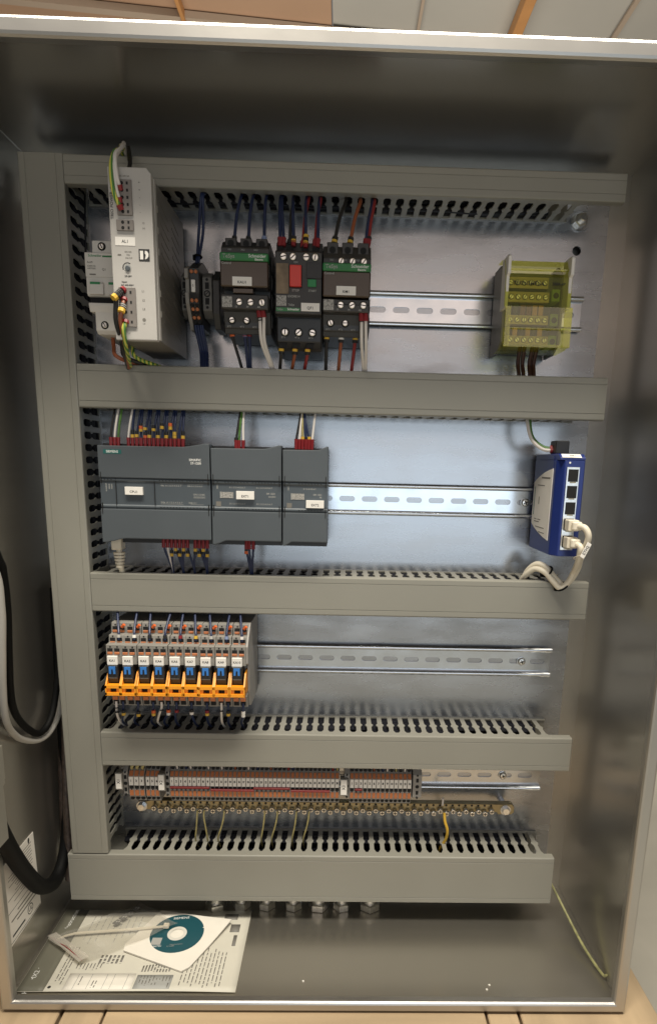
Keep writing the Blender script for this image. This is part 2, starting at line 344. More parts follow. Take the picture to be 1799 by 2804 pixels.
# ------------------------------------------------------------------ slotted wiring ducts
SH = [(3.6,3.5),(22.5,3.5),(24.3,2.6),(25.6,1.8),(27.6,1.8),(29.4,2.6),(31,3.6),(43,3.6),(45.5,2.5),(48,1.5),(54,1.5)]   # depth, half slot width
def finger_poly():
    L = [(-6.25+h,d) for d,h in SH]; Rr = [(6.25-h,d) for d,h in SH]
    return L+Rr[::-1]
FP = finger_poly()
def duct(label, horiz, a0, a1, e0, e1, phase, vis, w0=None, w1=None, cover_over=2.0):
    """horiz: runs along x between a0,a1, edges e0<e1 in z;  else along z. vis: +1 / -1 which side wall the photo shows"""
    w0 = a0 if w0 is None else w0; w1 = a1 if w1 is None else w1
    mid = ((a0+a1)/2,(e0+e1)/2,0) if horiz else ((e0+e1)/2,(a0+a1)/2,0)
    t = thing('wire_duct',label,'wire duct',mid,'grey slotted wiring ducts')
    H = 60.5
    # cover: a flat cap with folded lips and two shallow grooves
    def prof():
        g = 6.2
        P = [(e0,H-9.5),(e0,H-1.3),(e0+.5,H-.4),(e0+1.4,H),(e0+g,H),(e0+g+.25,H-.45),(e0+g+.6,H-.45),(e0+g+.85,H),
             (e1-g-.85,H),(e1-g-.6,H-.45),(e1-g-.25,H-.45),(e1-g,H),(e1-1.4,H),(e1-.5,H-.4),(e1,H-1.3),(e1,H-9.5),(e1-1.2,H-9.5),(e1-1.2,H-1.8),(e0+1.2,H-1.8),(e0+1.2,H-9.5)]
        return P
    if horiz: c = B().pr(prof(),'x',a0+.2,a1)
    else:
        P = prof(); c = B(); n=len(P)
        c.add([(e,a0,d) for e,d in P]+[(e,a1,d) for e,d in P],[tuple(range(n)),tuple(range(n,2*n))]+[(i,(i+1)%n,n+(i+1)%n,n+i) for i in range(n)])
    c.obj('cover','duct',t)
    i0,i1 = e0+1.4,e1-1.4
    if horiz: box('base','duct',t,w0+.5,w1,i0,i1,.3,2.0)
    else: box('base','duct',t,i0,i1,w0,w1,.3,2.0)
    def wall_strip(e,s):
        # footing strip that joins the fingers
        lo,hi = (e-1.5,e) if s>0 else (e,e+1.5)
        if horiz: box('wall_foot','duct',t,w0+.5,w1,lo,hi,2.0,3.6)
        else: box('wall_foot','duct',t,lo,hi,w0,w1,2.0,3.6)
    wall_strip(i1,1); wall_strip(i0,-1)
    cs=[]; k = math.floor((w0-phase)/12.5)
    while True:
        c0 = phase+12.5*k+6.25; k+=1
        if c0-6.3 < w0: continue
        if c0+6.3 > w1+3: break
        cs.append(c0)
    def finger(b, c, e, s):
        n=len(FP); lo,hi = (e-1.5,e) if s>0 else (e,e+1.5)
        if horiz: b.add([(c+p,lo,d) for p,d in FP]+[(c+p,hi,d) for p,d in FP],[tuple(range(n)),tuple(range(n,2*n))]+[(i,(i+1)%n,n+(i+1)%n,n+i) for i in range(n)])
        else: b.add([(lo,c+p,d) for p,d in FP]+[(hi,c+p,d) for p,d in FP],[tuple(range(n)),tuple(range(n,2*n))]+[(i,(i+1)%n,n+(i+1)%n,n+i) for i in range(n)])
        return b
    ev,eh = (i1,i0) if vis>0 else (i0,i1)
    hid = B()
    for c0 in cs: finger(hid,c0,eh,-vis)
    hid.obj('far_wall','duct',t)
    og = org(t); c0 = cs[0]
    me = finger(B(),c0,ev,vis).mesh('finger',M['duct'],Vector((c0,og[1],0)) if horiz else Vector((og[0],c0,0)), bevel=.22)
    for c in cs:
        j = random.uniform(-.15,.15)
        o = link('finger',me,t,W(c,og[1],0)-W(*og) if horiz else W(og[0],c,0)-W(*og))
    # small moulded pins and rivets on the base
    return t
duct('tall vertical grey wiring duct along the left edge of the plate',False,-362.5,355.4,-41.6,-.3,6.0,+1)
duct('topmost horizontal grey wiring duct at the top edge of the plate',True,0,522.9,330.7,355.4,12.3,-1,w1=487)
duct('horizontal grey wiring duct between the contactors and the controller row',True,0,524.1,131.9,173.3,4.4,-1,w1=512)
duct('horizontal grey wiring duct between the controller row and the orange relays',True,0,525.8,-75.7,-34,8.0,+1,w1=512)
duct('horizontal grey wiring duct between the orange relays and the terminal strip',True,0,525.1,-253,-212.5,4.4,+1,w1=512)
duct('wide bottom grey wiring duct above the cabinet floor',True,-46.8,518.7,-424.8,-364,11.6,+1,w0=0,w1=515)
def bundle(label,horiz,a0,a1,e0,e1,n=12):
    b=B()
    for k in range(n*2):
        e=random.uniform(e0+5,e1-5); r=random.uniform(2.4,4.0); dd=random.uniform(7,20) if k%2 else random.uniform(7,40); P_=[]
        for j in range(9):
            a=a0+8+(a1-a0-16)*j/8; q=min(max(e+random.uniform(-4,4),e0+5),e1-5); d_=min(max(dd+random.uniform(-5,5),7),44)
            P_.append((a,q,d_) if horiz else (q,a,d_))
        b.tube(P_,r,6,3)
    for e,sg in ((e0,1),(e1,-1)):            # wires lying in the corners against both slotted walls
        for off,dd,r in ((5.6,6.2,3.4),(12.0,6.6,3.6),(5.4,13.4,3.2),(6.0,20.5,3.4),(11.5,14.0,3.4)):
            P_=[]
            for j in range(7):
                a=a0+6+(a1-a0-12)*j/6; q=e+sg*(off+random.uniform(0,.8)); d_=dd+random.uniform(-.6,.8); P_.append((a,q,d_) if horiz else (q,a,d_))
            if abs(e1-e0)>30 or off<6: b.tube(P_,r,6,3)
    o=b.obj('wire_bundle','w_bundle',None,smooth=True,o=((a0+a1)/2,(e0+e1)/2,2) if horiz else ((e0+e1)/2,(a0+a1)/2,2)); tag(o,label,'wires',None,'stuff')
M['w_bundle']=pm('bundled_wires',(.0045,.005,.009),.6,0,var=.5,vscale=40,spec=.2)
bundle('dark wires packed inside the vertical duct',False,-355,350,-41.6,0,16); bundle('dark wires packed inside the topmost duct',True,0,470,330.7,355.4,10)
bundle('dark wires packed inside the duct above the controller row',True,0,505,131.9,173.3,14); bundle('dark wires packed inside the duct below the controller row',True,0,500,-75.7,-34,14)
bundle('dark wires packed inside the duct above the terminal strip',True,0,500,-253,-212.5,14); bundle('dark wires packed inside the wide bottom duct',True,0,505,-424.8,-364,18)
# ------------------------------------------------------------------ DIN rails
def rail(label, zc, x0, x1, first, screws):
    t = thing('din_rail',label,'mounting rail',((x0+x1)/2,zc,0),'zinc rails on the plate')
    og = org(t)
    hs=[]; x = first
    while x-25 > x0+14: x -= 25
    while x < x1-10: hs.append(stadium(x,zc,17.5,6.0)); x += 25
    web = sheet_holes('web',[(x0,zc-12.3),(x1,zc-12.3),(x1,zc+12.3),(x0,zc+12.3)],hs,1.0,'zinc',tuple(og),1.25)
    link('web',web,t)
    for s in (1,-1):
        # rolled lip: rises from the web and curls outward
        A_=[(12.3,.4),(12.4,4.6),(12.7,6.2),(13.5,7.2),(14.6,7.6),(15.8,7.5),(16.9,6.9),(17.5,5.8)]; I_=[(16.7,5.4),(16.2,6.1),(15.4,6.6),(14.6,6.7),(13.9,6.4),(13.5,5.8),(13.4,4.4),(13.3,.4)]
        B().pr([(zc+s*u,d) for u,d in A_+I_],'x',x0,x1).obj('lip','zinc',t,smooth=True)
    for sx in screws:
        b = B().lathe((sx,zc,1.4),'d',[(5.6,0),(5.6,.7)],18); w = b.obj('washer','zinc',t)
        B().lathe((sx,zc,2.2),'d',[(4.6,0),(4.5,1.6),(3.4,2.8),(1.0,3.1)],16).obj('screw','screw',t,smooth=True)
        for a in (.4,.4+math.pi/2):
            c,s_=math.cos(a),math.sin(a); l=2.6; ww=.55
            B().pr([(sx+c*l-s_*ww,zc+s_*l+c*ww),(sx-c*l-s_*ww,zc-s_*l+c*ww),(sx-c*l+s_*ww,zc-s_*l-c*ww),(sx+c*l+s_*ww,zc+s_*l-c*ww)],'d',4.9,5.4).obj('recess','hole',w)
    return t
rail('zinc rail carrying the power supply, contactors and yellow block',243.3,8,511,320.1,[])
rail('zinc rail carrying the controller modules and the blue switch',45.5,8,509,267.3,[467.5])
rail('zinc rail carrying the row of orange relays',-141,6,512,172.2,[478])
rail('lowest zinc rail carrying the numbered terminals',-288.6,6,513,394,[466.6])
# ------------------------------------------------------------------ power supply
P = thing('power_supply','tall pale grey power supply marked AL1 at the upper left','power supply',(79,185,10))
B().pr([(187,9),(187,117),(317,117),(317,9)],'x',60.5,95.8).obj('case','psu_side',P,bevel=.6)
B().pr([(61.2,185),(97.2,185),(97.2,316),(93.6,320.5),(61.2,320.5)],'d',117,125).obj('front_bezel','psu',P,bevel=.9,seg=2)
box('edge_strip','psu',P,95.9,97.6,187,315,112,117.2)
for k in range(26):   # ventilation louvres pressed into the right side
    z = 200+ (k%13)*8.2; d0 = 30 if k<13 else 68
    B().pr([(z,d0),(z+1.4,d0),(z+7.4,d0+26),(z+6,d0+26)],'x',95.8,96.15).obj('louvre','psu_side',P)
for k in range(6): box('side_clip','psu',P,95.9,97.0,208+k*17,213+k*17,106,111.5)
def conn(x0,x1,z0,z1,rows,cols,parent,mat='dgrey'):
    c = box('terminal_block',mat,parent,x0,x1,z0,z1,125,126.6,bevel=.3)
    for r in range(rows):
        for q in range(cols):
            x = x0+(x1-x0)*(.38+.34*q); z = z1-(z1-z0)*(r+.5)/rows
            if q==0: B().lathe((x,z,126.62),'d',[(1.35,0),(1.35,.1)],10).obj('wire_entry','hole',c)
            else: box('release_slot','hole',c,x-.8,x+.8,z-1.1,z+1.1,126.62,126.75)
    return c
M['conn'] = pm('connector_grey',(.20,.18,.165),.5,0,var=.08,vscale=90)
conn(68.3,81.1,283.5,310.5,5,2,P,'conn'); conn(67.1,81.4,271.7,280.2,2,2,P,'conn'); conn(66,80.4,195.5,227.3,4,2,P,'conn')
lb = box('label_plate','white',P,65,81.8,260.5,267.1,125,125.3); txt('AL1',73.4,263.6,125.35,2.5,'ink',lb)
lg = B().pr([(84.4,248.6),(93.6,248.6),(93.6,258.2),(84.4,258.2)],'d',125,125.25).obj('logo_plate','ink',P,bevel=.1)
B().pr([(85.5,250),(88.2,250),(88.2,256.8),(85.5,256.8)],'d',125.3,125.4).obj('logo_mark','white',lg)
B().pr([(89.6,250.2),(91.4,250.8),(92.6,252.4),(92.8,254.6),(91.8,256.4),(89.8,256.9),(89.6,254.8),(90.4,253.4)],'d',125.3,125.4).obj('logo_mark','white',lg)
B().lathe((74.5,243,125),'d',[(3.1,0),(3.1,.25)],20).obj('dial_ring','ink_pale',P); B().lathe((74.7,242.7,125.3),'d',[(2.1,0),(2.1,.9),(1.6,1.1)],16).obj('dial','plc',P)
for k in range(9):
    a=math.radians(60+k*17); x,z=74.4+3.9*math.cos(a),243.2+3.9*math.sin(a); box('dial_mark','ink',P,x-.5,x+.5,z-.4,z+.4,125,125.12)
txt('25-28V',74.6,236.4,125.1,1.5,'ink',P); txt('DC OK',75.5,255.6,125.1,1.3,'ink_grey',P); txt('I<In',75.5,253.2,125.1,1.3,'ink_grey',P); txt('I>In*0.9',75.8,250.8,125.1,1.3,'ink_grey',P); box('led','ink_grey',P,66.5,69.5,252.6,253.8,125,125.15)
txt('Input',71,231.9,125.1,1.5,'ink',P); txt('AC 400-500V',73.5,229.3,125.1,1.4,'ink',P); txt('DC 24V 5A',75,313.5,125.1,1.3,'ink_grey',P)
txt('TRIO POWER',63.7,291,125.1,2.5,'ink',P,rz=math.pi/2); txt('Output DC 24V',63.7,310,125.1,1.4,'ink',P,rz=math.pi/2)
for i,s in enumerate(('+','+','-','-','-')): txt(s,87.2,309-i*5.6,125.1,2.0,'ink_grey',P)
for i,s in enumerate(('13','14')): txt(s,89.3,278.2-i*4,125.1,1.6,'ink_grey',P)
for i,s in enumerate(('L1','L2','L3')): txt(s,86.8,224.8-i*7.2,125.1,1.7,'ink_grey',P)
B().lathe((86.6,201.8,125),'d',[(1.5,0),(1.5,.1)],14).obj('earth_mark','ink_grey',P); txt('1.4',86.3,198.6,125.1,1.4,'ink_grey',P); txt('1.1',73,190.5,125.1,1.3,'ink_grey',P)
# ------------------------------------------------------------------ miniature circuit breaker behind it
C = thing('circuit_breaker','white two pole circuit breaker half hidden behind the power supply','circuit breaker',(38,198,5))
B().pr([(198,8),(198,73),(201,77),(221,77),(224.5,70),(268,70),(268,76),(279,75),(279,8)],'x',27.2,60).obj('body','mcb',C,bevel=.5)
box('upper_face','mcb',C,20.6,60,247,268,60,78,bevel=.6); B().pr([(247,60),(247,78),(233,78),(230.8,76),(230.8,60)],'x',21,60).obj('lower_face','mcb',C,bevel=.5)
for x in (36.3,52): B().lathe((x,273.6,74.6),'d',[(3.6,0),(3.6,1.8)],16).obj('screw_well','hole',C); screwhead(C,x,273.6,76.6,2.4)
for x in (35.6,52): B().lathe((x,205.6,75.4),'d',[(3.6,0),(3.6,1.8)],16).obj('screw_well','hole',C); screwhead(C,x,205.6,77.3,2.4)
B().pr([(224.5,60),(224.5,79.5),(222,79.5),(217,77.2),(217,60)],'x',22.5,60).obj('lower_shroud','mcb',C,bevel=.4)
box('toggle_gap','hole',C,22,60,225,230.7,70,72)
for x in (24.4,41.4):
    t_=B().pr([(231.5,77.5),(231.5,81.5),(241,80.6),(243,78)],'x',x,x+13).obj('toggle','mcb',C,bevel=.5); box('toggle_stripe','ink_green',t_,x+1,x+10,240.2,242.2,80.3,81.0)
box('stripe','green',C,37,46,264.1,265.5,78,78.12); txt('Schneider',30.2,265.2,78.1,2.2,'ink_green',C); txt('Acti9',25.4,259.5,78.1,1.7,'ink_grey',C); txt('iC60N C2',26.6,256.3,78.1,1.3,'ink_grey',C); txt('A9F79202',26.6,254.2,78.1,1.3,'ink_grey',C); txt('Q1',38,253.6,78.1,2.0,'ink_grey',C); box('stripe','ink_grey',C,24.5,30.2,248.6,249.8,78,78.12)
# ------------------------------------------------------------------ small terminal group left of the contactors
TB = thing('fuse_terminal','dark small terminal group with a white marker 1 beside the power supply','terminal',(118,243,8))
B().pr([(212,8),(212,38),(222,50),(232,57),(241,55),(254,55),(263,57),(270,44),(274,34),(274,8)],'x',111.2,120.2).obj('body','charcoal',TB,bevel=.4)
B().pr([(210,8),(210,40),(231,58),(240.7,60),(240.8,57),(253,57),(253,61),(261.5,61),(267,48),(267,8)],'x',107.4,111.0).obj('end_cover','tgrey2',TB,bevel=.4)
for z in (259.8,234,226.8,220.2):
    dd = {259.8:57.5,234:58,226.8:54.5,220.2:49.5}[z]
    for x in (113.6,117.8): B().lathe((x,z,dd-1),'d',[(1.7,0),(1.7,1.6),(1.2,2)],10).obj('push_button','orange',TB)
for z,dd in ((230.4,56.5),(223.6,52.5),(217,46)):
    for x in (113.6,117.8): B().lathe((x,z,dd-1),'d',[(1.9,0),(1.9,1.2)],10).obj('wire_entry','hole',TB)
mk = box('marker','white',TB,113,116.8,241.8,252.7,55,57.6,bevel=.3); txt('1',114.9,247.3,57.7,2.6,'ink',mk)
for (nm,x0,x1,lab) in (('end_clamp',121,130.4,'grey end clamp between the small terminal group and contactor KAU1'),('end_clamp',100.6,107,'grey end clamp hidden behind the white cover beside the power supply')):
    e = thing(nm,lab,'end clamp',((x0+x1)/2,228,8),'grey end clamps on the rails')
    B().pr([(222,8),(222,36),(228,45),(258.4,45),(264.5,36),(264.5,8)],'x',x0,x1).obj('body','dgrey',e,bevel=.6)
    xm=(x0+x1)/2
    for z,r in ((256.2,1.4),(230.8,1.4)): B().lathe((xm,z,45),'d',[(r,0),(r,.15)],10).obj('test_hole','hole',e)
    for z in (250.6,236.4): box('slot','hole',e,xm-1.9,xm+1.9,z-3,z+3,45,45.15)
    B().lathe((xm,243.4,45),'d',[(3.2,0),(3.2,.15)],14).obj('screw_well','hole',e); screwhead(e,xm,243.4,45.2,2.2,mat='dgrey')
B().pr([(212,8),(212,36),(226,44),(256,44),(268,30),(268,8)],'x',131,137.5).obj('spacer','charcoal',TB,bevel=.5)
# ------------------------------------------------------------------ contactors
def contactor(name,label,x0,zofs,tagtxt,lab_rect,topscrews):
    w=44.3; x1=x0+w; t = thing(name,label,'contactor',(x0+w/2,203,8),'black contactors on the top rail')
    B().pr([(203,8),(203,66),(224,74),(224,84),(233,84),(233,70),(262,70),(262,80),(275+zofs,80),(283+zofs*.2,70),(283,8)],'x',x0,x1).obj('body','charcoal',t,bevel=.6)
    zt = 268.9+zofs
    box('front_cover','brown',t,x0+.2,x1-.2,240.2+zofs,zt-7,71,88,bevel=1)
    g = box('green_band','green',t,x0,x1,zt-7,zt,71,88.3,bevel=1)
    txt('TeSys',x0+8.2,zt-3.4,88.4,3.4,'ink_pale',g); txt('Schneider',x1-10.2,zt-2.8,88.4,2.9,'ink_white',g,bold=.03); txt('Electric',x1-8.5,zt-5.7,88.4,1.8,'ink_white',g)
    txt('Control',x0+6.0,zt-9.2,88.2,2.0,'ink_pale',t)
    box('front_ledge','charcoal',t,x0+.4,x1-.4,221.5,234.2+min(0,zofs),71,86.2,bevel=.8)
    box('ledge_tab','brown',t,x0+11.5,x0+30,235,239,71,86.8,bevel=.4)
    lx0,lx1,lz0,lz1 = lab_rect
    l = box('label_plate','white',t,lx0,lx1,lz0,lz1,88.05,88.6); txt(tagtxt,(lx0+lx1)/2,lz0+2.8,88.65,2.4,'ink',l)
    box('data_patch','print_grey',t,x0+1.2,x0+10.6,222.8,232,86.2,86.5)
    for x in (x0+17,x0+27.5,x0+38):
        B().lathe((x,227.7,86.15),'d',[(3.4,0),(3.4,.12)],14).obj('screw_well','hole',t); screwhead(t,x,227.5,86.3,2.9)
    for i,s in enumerate(('13','14','A2')): txt(s,x0+14+10.5*i,223.4,86.25,1.6,'ink_pale',t)
    B().pr([(204,40),(204,62),(208,69),(220,71),(221,40)],'x',x0+.6,x0+w*.80).obj('lower_terminals','charcoal',t,bevel=.5)
    for x in (x0+7.5,x0+21.5):
        B().lathe((x,214.6,69.5),'d',[(3.6,0),(3.6,1.6)],14).obj('screw_well','hole',t); screwhead(t,x,214.8,71.0,2.7)
    for i,s in enumerate(('2/T1','4/T2','6/T3')): txt(s,x0+5+12*i,209.0,70.6,1.5,'ink_pale',t)
    for x in (x0+8.5,x0+22.5,x0+37):
        box('terminal_shroud','charcoal',t,x-5.2,x+5.2,275+zofs,284.5+zofs*.15,58,76,bevel=.5)
        B().lathe((x,280+zofs*.5,76),'d',[(3.0,0),(3.0,.2)],12).obj('wire_entry','hole',t)
    if topscrews:
        for x in (x0+16.8,x0+27.3,x0+37.8):
            B().lathe((x,266.3,80.05),'d',[(3.4,0),(3.4,.15)],14).obj('screw_well','hole',t); screwhead(t,x,266.3,80.3,2.9)
    for i,s in enumerate(('1/L1','3/L2','5/L3')): txt(s,x0+8+12*i,273.4+zofs,80.2,1.5,'ink_pale',t)
    # side ribs
    for k in range(4): box('side_rib','charcoal',t,x1-.3,x1+.7,210+k*17,222+k*17,20,62)
    return t
contactor('contactor','black contactor with green band and white KAU1 label',146.2,0,'KAU1',(157.6,175.3,240.9,248.4),False)
contactor('contactor','black contactor with green band and white KM1 label',240.0,-6,'KM1',(252.8,270.7,235.5,243.1),True)
# ------------------------------------------------------------------ motor circuit breaker
Q = thing('motor_breaker','black motor circuit breaker with red stop button and QF1 label','motor breaker',(218,190,8))
B().pr([(190,8),(190,60),(199,69),(219,71),(219,84),(272,84),(274,80),(274,72),(284,70),(284,8)],'x',196.2,239.3).obj('body','charcoal',Q,bevel=.6)
for x in (203.8,212.5,224.6,232.9):
    B().lathe((x,267.8,84.05),'d',[(3.5,0),(3.5,.12)],14).obj('screw_well','hole',Q); screwhead(Q,x,267.8,84.2,3.0)
box('setting_plate','bronze',Q,197.2,208.8,236.2,262,84,84.9,bevel=.2)
rb = box('stop_button','red',Q,209.8,220.5,241.9,260,84,88.5,bevel=.8,seg=2); box('stop_recess','hole',Q,209.2,221.0,241.4,260.5,84,84.3)
box('window','black',Q,225,239.2,249.6,263,84,85.4,bevel=.3); box('start_button','ink_green',Q,226.2,234.1,242.5,248.9,84,85.8,bevel=.5)
txt('ON',215.2,263.2,84.2,1.7,'ink_pale',Q); txt('STOP',215.1,239.2,84.2,2.0,'ink_pale',Q); txt('START',230.6,239.2,84.2,1.8,'ink_pale',Q); txt('GV2ME14',213.4,234,84.2,2.0,'ink_pale',Q); txt('TeSys',211,226.8,84.2,1.8,'ink_pale',Q)
box('data_patch','print_grey',Q,197.4,206.6,225.7,234.6,84,84.3)
gb = box('green_band','green',Q,197,219.2,221,224.2,84,84.4); txt('TeSys',200.5,222.6,84.5,1.7,'ink_pale',gb); txt('Schneider',213,222.8,84.5,2.0,'ink_white',gb)
lq = box('label_plate','white',Q,220.3,237.4,221.5,228.6,84,84.9); txt('QF1',228.8,224.2,84.95,2.5,'ink',lq)
B().pr([(191,40),(191,62),(197,70),(218,72),(218,40)],'x',196.8,238.6).obj('lower_terminals','black',Q,bevel=.6)
for i,x in enumerate((204.2,217.2,230.3)):
    B().lathe((x,205.1,70.6),'d',[(4,0),(4,1.6)],14).obj('screw_well','hole',Q); screwhead(Q,x,205.2,72.0,3.1); txt(('2/T1','4/T2','6/T3')[i],x-1.5,200.4,71.7,1.6,'ink_pale',Q)
    box('wire_entry','hole',Q,x-6,x+1.5,191.5,196,68.5,69.3)
for x in (200,209,223,233): box('wire_entry','hole',Q,x-3,x+3,275,281,70.8,73.2)
# ------------------------------------------------------------------ yellow covered distribution block
Y = thing('distribution_block','distribution block under a clear yellow cover at the upper right','distribution block',(447,198,5))
B().pr([(197,5),(197,32),(206,50),(268,50),(281,30),(281,5)],'x',416.2,419.0).obj('side_plate','tgrey2',Y,bevel=.4)
B().pr([(197,5),(197,32),(206,50),(268,50),(281,30),(281,5)],'x',473.5,476.2).obj('side_plate','tgrey2',Y,bevel=.4)
box('base','tgrey2',Y,419,473.5,201,278,8,18)
for x0,x1 in ((414.4,417.4),(474.6,477.8)):
    B().pr([(234.5,46),(234.5,66),(262,66),(264,70),(279,70),(281,66),(281,46)],'x',x0,x1).obj('white_post','white',Y,bevel=.4)
M['bar']=pm('copper_bar',(.42,.22,.08),.35,.6,var=.3,vscale=120)
for z0,z1,d1 in ((257,268,44),(243,253,50),(222,231,52),(203,211,57)):
    bar = box('busbar','brass',Y,421,462,z0,z1,20,d1,bevel=.4)
    for i in range(6):
        x = 424+6.8*i
        B().lathe((x,(z0+z1)/2,d1),'d',[(2.7,0),(2.7,.2)],12).obj('screw_well','hole',bar); screwhead(bar,x,(z0+z1)/2,d1+.3,2.2)
M['lime']=pm('lime_terminal_foot',(.20,.30,.045),.45,0,var=.1,vscale=80)
for z in (249,226.5,206.6):
    gpart = box('earth_terminal','lime',Y,463,471,z-5,z+6,20,54,bevel=.5); B().lathe((467,z,54),'d',[(2.8,0),(2.8,.3)],12).obj('screw_well','hole',gpart)
for i,(x,m) in enumerate(((424,'w_black'),(431,'w_blue'),(438,'w_brown'),(444,'w_brown'),(450,'bar'),(456,'bar'))):
    box('conductor_link',m,Y,x-2.4,x+2.4,232,242,30,44)
    box('conductor_link','bar' if i%2 else 'w_dark',Y,x-2.4,x+2.4,212,221,30,46)
YP = [(197.5,30),(197.5,60),(200,70),(215,70),(216,73),(234,73),(235,67),(262,65),(266,62),(270,62),(278,58),(281.5,46),(281.5,30)]
yb = B(); n=len(YP)
yb.add([(413.6,z,d) for z,d in YP]+[(478.2,z,d) for z,d in YP],[(i,i+1,n+i+1,n+i) for i in range(n-1)])
yb.obj('clear_cover','yellow_clear',Y)
ci = B().pr([(414.0,198),(419,198),(419,233.8),(414.0,233.8)],'d',73.3,74.2); ci.obj('cover_edge','yellow_clear',Y)
B().pr([(471,198),(478,198),(478,233.8),(471,233.8)],'d',73.3,74.2).obj('cover_edge','yellow_clear',Y)
B().pr([(414,198.0),(478,198.0),(478,200.4),(414,200.4)],'d',70.4,72.4).obj('cover_edge','yellow_clear',Y)
B().pr([(416,214.4),(476,214.4),(476,215.8),(416,215.8)],'d',71,73).obj('cover_ridge','yellow_clear',Y)
B().pr([(416,268.6),(476,268.6),(476,270.0),(416,270.0)],'d',62.4,64).obj('cover_ridge','yellow_clear',Y)
txt('TEKNOMEGA',436,256,66.6,3.6,'ink',Y); txt('200A-6P',465,256,66.6,2.6,'ink',Y)
# ------------------------------------------------------------------ programmable controller and extensions
def plc(label,cat,x0,w,z0,notch,tagtxt,lab,rows,extra):
    t = thing('controller_module',label,cat,(x0+w/2,0,8),'dark grey controller modules')
    x1=x0+w; k=min(43,w*.33)
    box('back_body','black',t,x0+.5,x1-.5,-1.5+z0,98+z0,9,60)
    top=[(x0,64.6),(x1,64.6),(x1,99.6),(x1-w*.04,99.5),(x1-k*.55,96.6),(x1-k*.75,95.9),(x0,95.6)]
    bot=[(x0,0.0),(x0+w*.03,0.05),(x0+k*.32,1.6),(x0+k*.55,3.9),(x0+k*.66,4.3),(x1,4.3),(x1,34.0),(x0,34.0)]
    B().pr([(x,z+z0) for x,z in top],'d',58,75.5).obj('upper_flap','plc',t,bevel=.9,seg=2)
    B().pr([(x,z+z0) for x,z in bot],'d',58,75.5).obj('lower_flap','plc',t,bevel=.9,seg=2)
    c = box('centre_panel','plc_mid',t,x0+.3,x1-.3,33.9+z0,64.7+z0,58,73.2)
    for zz in (62.6,36.3):
        r = B(); r.lathe((x0+.6,zz+z0,72.2),'x',[(2.35,0),(2.35,w-1.2)],14); r.obj('lamp_ridge','plc_mid',t,smooth=True)
    for (xs,top_) in rows:
        for x in xs:
            zz = (62.6 if top_ else 36.3)+z0
            B().lathe((x,zz+(.2 if top_ else 0),74.2),'d',[(.62,0),(.62,.55)],8).obj('lamp_hole','hole',t)
    for sx,xx in ((1,x0),(-1,x1)):
        for zz,s in ((62.6,1),(36.3,-1)):
            xa = xx+sx*1.6; q0,q1 = sorted((zz+z0-s*3.5,zz+z0+s*7.5)); box('hinge_gap','hole',t,min(xa,xa+sx*.75),max(xa,xa+sx*.75),q0,q1,74.2,75.75)
    l = box('label_plate','white',t,*lab,73.2 if lab[2]>38+z0 else 73.2,76.4,bevel=.15); txt(tagtxt,(lab[0]+lab[1])/2,lab[2]+2.9,76.45,2.4,'ink',l)
    extra(t,x0,x1,z0); return t
def ex_cpu(t,x0,x1,z0):
    g = box('logo_plate','teal_logo',t,26.5,44,87.8,91.8,75.5,75.7); txt('SIEMENS',35.2,89.8,75.75,2.3,'ink_white',g,bold=.05)
    txt('SIMATIC',116,83.4,75.6,2.3,'ink_white',t); txt('S7-1200',116.6,80.2,75.6,2.3,'ink_white',t)
    for x in (36.5,74.7): box('panel_joint','hole',t,x-.15,x+.15,34,64.6,73.0,74.75)
    txt('RUN/STOP',26.8,55,73.3,1.2,'ink_pale',t,rz=math.pi/2); txt('ERROR',29.8,56,73.3,1.2,'ink_pale',t,rz=math.pi/2); txt('MAINT',32.3,56,73.3,1.2,'ink_pale',t,rz=math.pi/2)
    txt('CPU 1214C',118.5,49.5,73.3,1.7,'ink_pale',t); txt('DC/DC/DC',119,46.8,73.3,1.7,'ink_pale',t)
    txt('DIa  .0 .1 .2 .3 .4 .5 .6 .7',91,57.8,73.3,1.5,'ink_pale',t); txt('DIb .0 .1 .2 .3 .4 .5',114.5,57.8,73.3,1.4,'ink_pale',t)
    txt('DQa  .0 .1 .2 .3 .4 .5 .6 .7',91,41.2,73.3,1.5,'ink_pale',t); txt('DQb .0 .1',112,41.2,73.3,1.4,'ink_pale',t)
    for (a,b_,z) in ((80,102.8,59.6),(107.2,123,59.6),(80,102.8,39.6),(110,123,39.6)): box('printed_rule','ink_pale',t,a,b_,z-.12,z+.12,73.2,73.27)
def ex_sm(t,x0,x1,z0):
    w=x1-x0; a=x0+8.5
    box('nameplate','print_grey',t,a+.8,a+13,47,53,73.2,73.6); box('nameplate_end','ink_pale',t,a-.3,a+.7,46.8,53.2,73.2,73.8)
    txt('DIAG',x0+5.6,58,73.3,1.2,'ink_pale',t,rz=math.pi/2)
    if w>60:
        txt('SM 1223',190,52,73.3,1.8,'ink_pale',t); txt('DC/DC',191.5,49,73.3,1.6,'ink_pale',t)
        for z in (57.6,41.5): txt('.0 .1 .2 .3 .4 .5 .6 .7',156.5,z,73.3,1.5,'ink_pale',t); txt('.0 .1 .2 .3 .4 .5 .6 .7',183.5,z,73.3,1.5,'ink_pale',t)
    else:
        txt('SM 1231',237,52,73.3,1.8,'ink_pale',t); txt('AI',240,49.5,73.3,1.6,'ink_pale',t); txt('0 1 2 3 4 5 6 7',229,57.6,73.3,1.5,'ink_pale',t)
    box('data_patch','ink_grey',t,x0+4,x0+9,38.6,43.4,73.2,73.5)
fr=lambda a,b_,n:[a+(b_-a)*i/(n-1) for i in range(n)]
